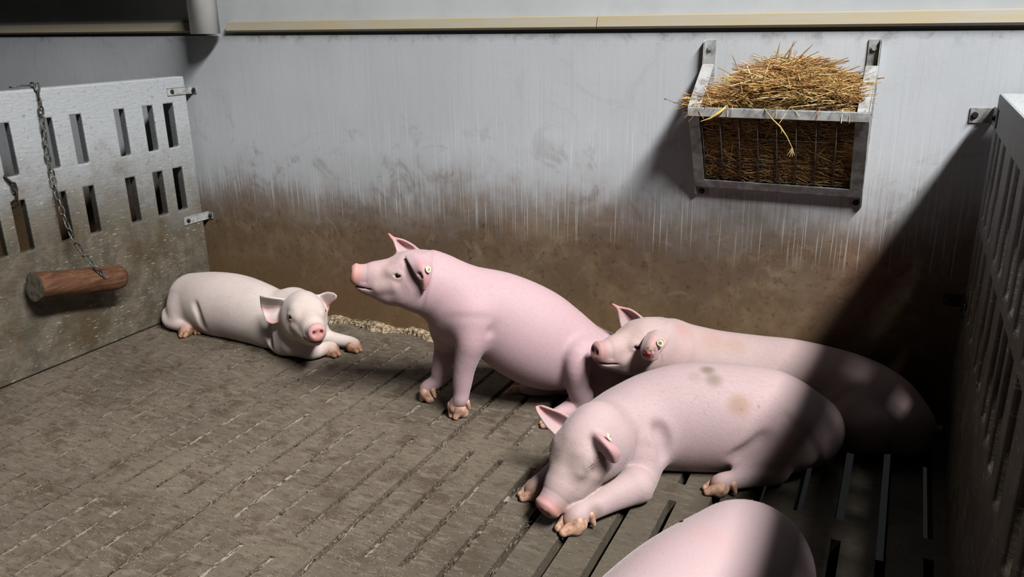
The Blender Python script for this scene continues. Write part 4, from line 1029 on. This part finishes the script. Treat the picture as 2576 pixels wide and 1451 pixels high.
    root = thing('pig', label, 'pig', tuple(float(x) for x in (*np.mean([p[:2] for p in sp], 0), 0)), 'pigs in the pen')
    me = np_mesh('body', v, f)
    # pigment
    colr = np.tile(V3(lin(*base)), (len(v), 1))
    def blob(c, r, rgb, w=1.0, soft=.5):
        d = np.linalg.norm(v - np.array(c), axis=1); m = np.clip((r - d)/(r*soft), 0, 1); m = (m*m*(3-2*m)*w)[:, None]; colr[:] = colr*(1-m) + V3(lin(*rgb))*m
    blob(hp(.09, .0), .17*s, (194, 170, 158), .5, .7)
    blob(hp(.235, -.012), .062*s, SNOUT[key], .75, .7); blob(disc, .058*s, SNOUT[key], .7, .4)
    for sg in (1, -1):
        e = hp(.076, .031, .074*sg); blob(e, .026*s, (150, 110, 104), .35, .8)
    for sg in (1, -1): blob(disc + Lt*.0185*sg*s + T[1]*.003*s, .012*s, (120, 60, 52), .8, .6)
    for r in D['ears']:
        for row in r:
            for p in row[1:] if row is not r[0] else []: blob(p, .026, (196, 132, 130), .5, .9)
    for tt in D['toes']: blob(np.array(tt[0]) + np.array((0, 0, .02)), .075, (170, 130, 106), .8, .8)
    for c, r, rgb, w in PIG_MARKS.get(key, []): blob(c, r, rgb, w, .8)
    for a, b, r, rgb in PIG_SCRATCHES.get(key, []):
        a, b = np.array(a), np.array(b); t = np.clip(((v - a) @ (b - a))/((b - a) @ (b - a)), 0, 1)
        d = np.linalg.norm(v - a - t[:, None]*(b - a), axis=1); m = (np.clip(1 - d/r, 0, 1)*.9)[:, None]; colr[:] = colr*(1-m) + V3(lin(*rgb))*m
    if key == 'sore':   # crusted ear: broken dark scabs around one wet spot
        rs = np.random.RandomState(3)
        for _ in range(120):
            c = np.array(SCAB) + rs.normal(0, 1, 3)*(.012, .006, .012); k = rs.rand()
            blob(c, rs.uniform(.004, .008), (48, 32, 26) if k < .5 else (98, 70, 58) if k < .75 else (206, 176, 162), .9, .6)
        for _ in range(40): blob(np.array(SCAB) + rs.normal(0, 1, 3)*(.018, .01, .022), rs.uniform(.002, .004), (96, 62, 52), .8, .7)
        for _ in range(9): blob(np.array(SCAB) + (.0, -.002, -.003) + rs.normal(0, 1, 3)*.0032, .0050, (180, 3, 24), 1.0, .4)
    ca = me.color_attributes.new('skin', 'FLOAT_COLOR', 'POINT'); arr = np.ones((len(v), 4), np.float32); arr[:, :3] = colr; ca.data.foreach_set('color', arr.ravel())
    obj('body', me, mat_skin('skin_' + key, sx), root)
    # bristles lying back along the body
    rs = np.random.RandomState(len(key)); nb = BRISTLES[key]
    fi = rs.randint(0, len(f), int(nb*1.6)); q = v[f[fi]]; w_ = rs.dirichlet((1, 1, 1, 1), len(fi)); pb = (q*w_[..., None]).sum(1)
    nb_ = np.cross(q[:, 2]-q[:, 0], q[:, 3]-q[:, 1]); nb_ /= np.linalg.norm(nb_, axis=1)[:, None] + 1e-12
    keep = (np.linalg.norm(pb - disc, axis=1) > .085*s) & (pb[:, 2] > .05)
    for r in D['ears']:
        for row in r:
            for p in row: keep &= np.linalg.norm(pb - np.array(p), axis=1) > .022
    pb, nb_ = pb[keep], nb_[keep]
    S_ = np.array([p[:3] for p in ([list(disc)] + list(reversed(spd)) if np.linalg.norm(spd[0][:3]-O) > np.linalg.norm(spd[-1][:3]-O) else [list(disc)] + list(spd))]); T_ = np.gradient(S_, axis=0); T_ /= np.linalg.norm(T_, axis=1)[:, None]
    j = np.argmin(((pb[:, None, :] - S_[None])**2).sum(-1), axis=1); dr_ = T_[j] + np.array((0, 0, -.55)) + rs.normal(0, .18, pb.shape)
    dr_ -= nb_*(dr_*nb_).sum(1)[:, None]; dr_ /= np.linalg.norm(dr_, axis=1)[:, None] + 1e-9
    Lh = rs.uniform(.006, .012, len(pb))[:, None]*(s/.8); sd_ = np.cross(nb_, dr_)*.00012
    p0 = pb - nb_*.0003; p1 = pb + dr_*Lh*.55 + nb_*Lh*.12; p2 = pb + dr_*Lh + nb_*Lh*.15
    hv = np.stack([p0 - sd_, p0 + sd_, p1 + sd_*.8, p1 - sd_*.8, p2 + sd_*.25, p2 - sd_*.25], 1).reshape(-1, 3); ix = np.arange(len(pb))[:, None]*6
    tag(obj('bristles', np_mesh('bristles', hv, np.concatenate([ix + np.array((0, 1, 2, 3)), ix + np.array((3, 2, 4, 5))])), M_BRISTLE, root), kind='stuff')
    # eyes
    if D['eye'] == 'open':
        for sg in (1, -1):
            e = hp(EY[0], EY[1], EY[2]*sg) + V3(unit(Lt*sg + F*.35))*.0035*s
            bm = bmesh.new(); bmesh.ops.create_uvsphere(bm, u_segments=20, v_segments=12, radius=.0118*s); m2 = bpy.data.meshes.new('eye'); bm.to_mesh(m2); bm.free()
            m2.transform(Matrix.Translation(Vector(e.tolist()))); obj('eye', m2, M_EYE, root, True)
    # hooves
    for tt in D['toes']:
        p, dr, sc = V3(tt[0]), V3(tt[1]), tt[2]; sole = 'sole' in tt
        sd = V3(unit(np.cross((0, 0, 1), dr))); up = V3((0, 0, 1))
        if sole: sd, up = V3((0, 0, 1)), V3((dr[1], -dr[0], 0))
        c = p - dr*.038*sc + up*.0235*sc if 'steep' not in tt else p - dr*.020*sc + up*.034*sc
        for sg in (1, -1):
            g = Field(p - .08, p + .08, .0022)
            a = c + sd*.0115*sg*sc - up*.003*sc; b = p + sd*.0085*sg*sc - dr*.008*sc + up*.008*sc
            g.cone(a, b, .0180*sc, .0088*sc, 0); g.cone(a, p - dr*.034*sc + sd*.0125*sg*sc + up*.012*sc, .0165*sc, .0145*sc, .006)
            if not sole: g.d = np.maximum(g.d, .001 - g.ax[2][None, None, :])
            # cloven: flat inner faces with a gap
            q = (g.ax[0][:, None, None] - p[0])*sd[0] + (g.ax[1][None, :, None] - p[1])*sd[1] + (g.ax[2][None, None, :] - p[2])*sd[2]
            g.d = np.maximum(g.d, .0009 - q*sg).astype(np.float32)
            hv, hf = g.mesh(); obj('hoof', np_mesh('hoof', hv, hf), M_HOOF_BROWN if key == 'corner' else M_HOOF, root)
            a = c - dr*.026*sc + sd*.015*sg*sc + up*.008*sc; b = c - dr*.032*sc + sd*.018*sg*sc - up*.012*sc
            b[2] = max(b[2], .006)
            g = Field(np.minimum(a, b) - .015, np.maximum(a, b) + .015, .0022)
            g.cone(a, b, .0090*sc, .0042*sc, 0); hv, hf = g.mesh(); obj('dewclaw', np_mesh('dewclaw', hv, hf), M_HOOF, root)
    if 'tag' in D:
        c, nrm = Vector(D['tag'][0]), Vector(D['tag'][1]).normalized(); uu = nrm.orthogonal().normalized(); ww = nrm.cross(uu)
        def ringset(b, prof, n=28):
            vs = [c + nrm*h + (uu*math.cos(2*math.pi*k/n) + ww*math.sin(2*math.pi*k/n))*r for r, h in prof for k in range(n)]
            b.add(vs, [(j*n+k, j*n+(k+1) % n, (j+1)*n+(k+1) % n, (j+1)*n+k) for j in range(len(prof)-1) for k in range(n)] + [tuple((len(prof)-1)*n+k for k in range(n))])
        b = MB(); ringset(b, [(.0105, 0), (.0113, .002), (.0108, .0034), (.0095, .0036), (.0090, .0026), (.0055, .0026), (.005, .0045), (.0035, .005), (.0015, .004)])
        to = b.build('ear_tag', M_TAG, root, True)
        b = MB(); ringset(b, [(.0030, .0047), (.0028, .0056), (.001, .0058)], 14); b.build('tag_stud', M_TAGMARK, to, True)
    return root
SNOUT = {'sitting': (206, 140, 122), 'sore': (170, 122, 114), 'sleeping': (190, 126, 118), 'corner': (200, 134, 130), 'near': (190, 130, 122)}
BRISTLES = {'sitting': 16000, 'sore': 20000, 'sleeping': 24000, 'corner': 8000, 'near': 16000}
FLY = (2.4345, -1.2275, .2745)
SCAB = (2.151, -.500, .294)
PIG_MARKS = {
 'sore': [(SCAB, .040, (150, 112, 104), .7), ((2.20, -.29, .298), .05, (178, 128, 112), .4), ((2.278, -.248, .256), .06, (168, 132, 106), .45), ((2.346, -.228, .247), .05, (168, 136, 112), .4), ((2.14, -.47, .335), .010, (96, 62, 58), .7)],
 'sleeping': [((2.326, -.523, .285), .030, (112, 98, 84), .75), ((2.35, -.554, .273), .034, (126, 110, 96), .7), ((2.30, -.56, .275), .03, (150, 132, 118), .4), ((2.426, -.579, .226), .045, (154, 120, 94), .7), ((2.436, -.59, .220), .012, (90, 62, 46), .8),
   ((2.185, -.693, .196), .012, (150, 74, 76), .7), ((2.167, -.705, .193), .014, (168, 96, 98), .6), ((2.228, -.686, .173), .02, (150, 120, 116), .4), ((2.187, -.898, .058), .05, (170, 140, 140), .3), ((2.163, -.946, .046), .035, (120, 104, 88), .7), ((2.111, -.867, .112), .045, (178, 130, 124), .55), ((2.15, -.83, .09), .05, (176, 146, 112), .6)],
 'corner': [((.50, -.33, .19), .05, (176, 170, 154), .4)],
 'sitting': [((1.52, -.56, .42), .08, (206, 150, 142), .35), ((1.77, -.32, .06), .05, (190, 128, 128), .4)],
 'near': [((2.5, -1.3, .27), .07, (196, 146, 146), .4)],
}
PIG_SCRATCHES = {
 'sleeping': [((2.327, -.60, .25), (2.305, -.632, .224), .0032, (70, 40, 38)), ((2.452, -.50, .265), (2.475, -.566, .215), .0030, (84, 50, 46))],
 'sore': [((2.205, -.35, .27), (2.198, -.37, .245), .004, (140, 92, 84))],
}
for key in ('corner', 'sitting', 'sore', 'sleeping', 'near'): build_pig(key)

# ------------------------------------------------------------------ a fly on the nearest pig
t = thing('fly', 'small black fly sitting on the rump of the nearest pig', 'fly', FLY)
Fx = Vector(FLY)
b = MB(); fd = Vector((-.8, -.55, -.1)).normalized(); b.tube([Fx - fd*.004, Fx - fd*.003, Fx - fd*.001, Fx + fd*.0012, Fx + fd*.002], [.0006, .0017, .0021, .0016, .0008], 8); b.build('abdomen', M_EYE, t, True)
b = MB(); b.tube([Fx + fd*.0018, Fx + fd*.0028, Fx + fd*.004, Fx + fd*.0045], [.0008, .0014, .0012, .0004], 8); b.build('head', M_EYE, t, True)
for sg in (1, -1):
    sdv = fd.cross(Vector((-.55, .27, .79))).normalized()*sg; up_ = Vector((-.55, .27, .79))*.0012
    b = MB(); b.add([Fx + up_ + fd*.001, Fx + up_ - fd*.002 + sdv*.0024, Fx + up_*.6 - fd*.0058 + sdv*.0026, Fx + up_*.6 - fd*.0055 + sdv*.0008], [(0, 1, 2, 3)]); b.build('wing', M_RUST, t)
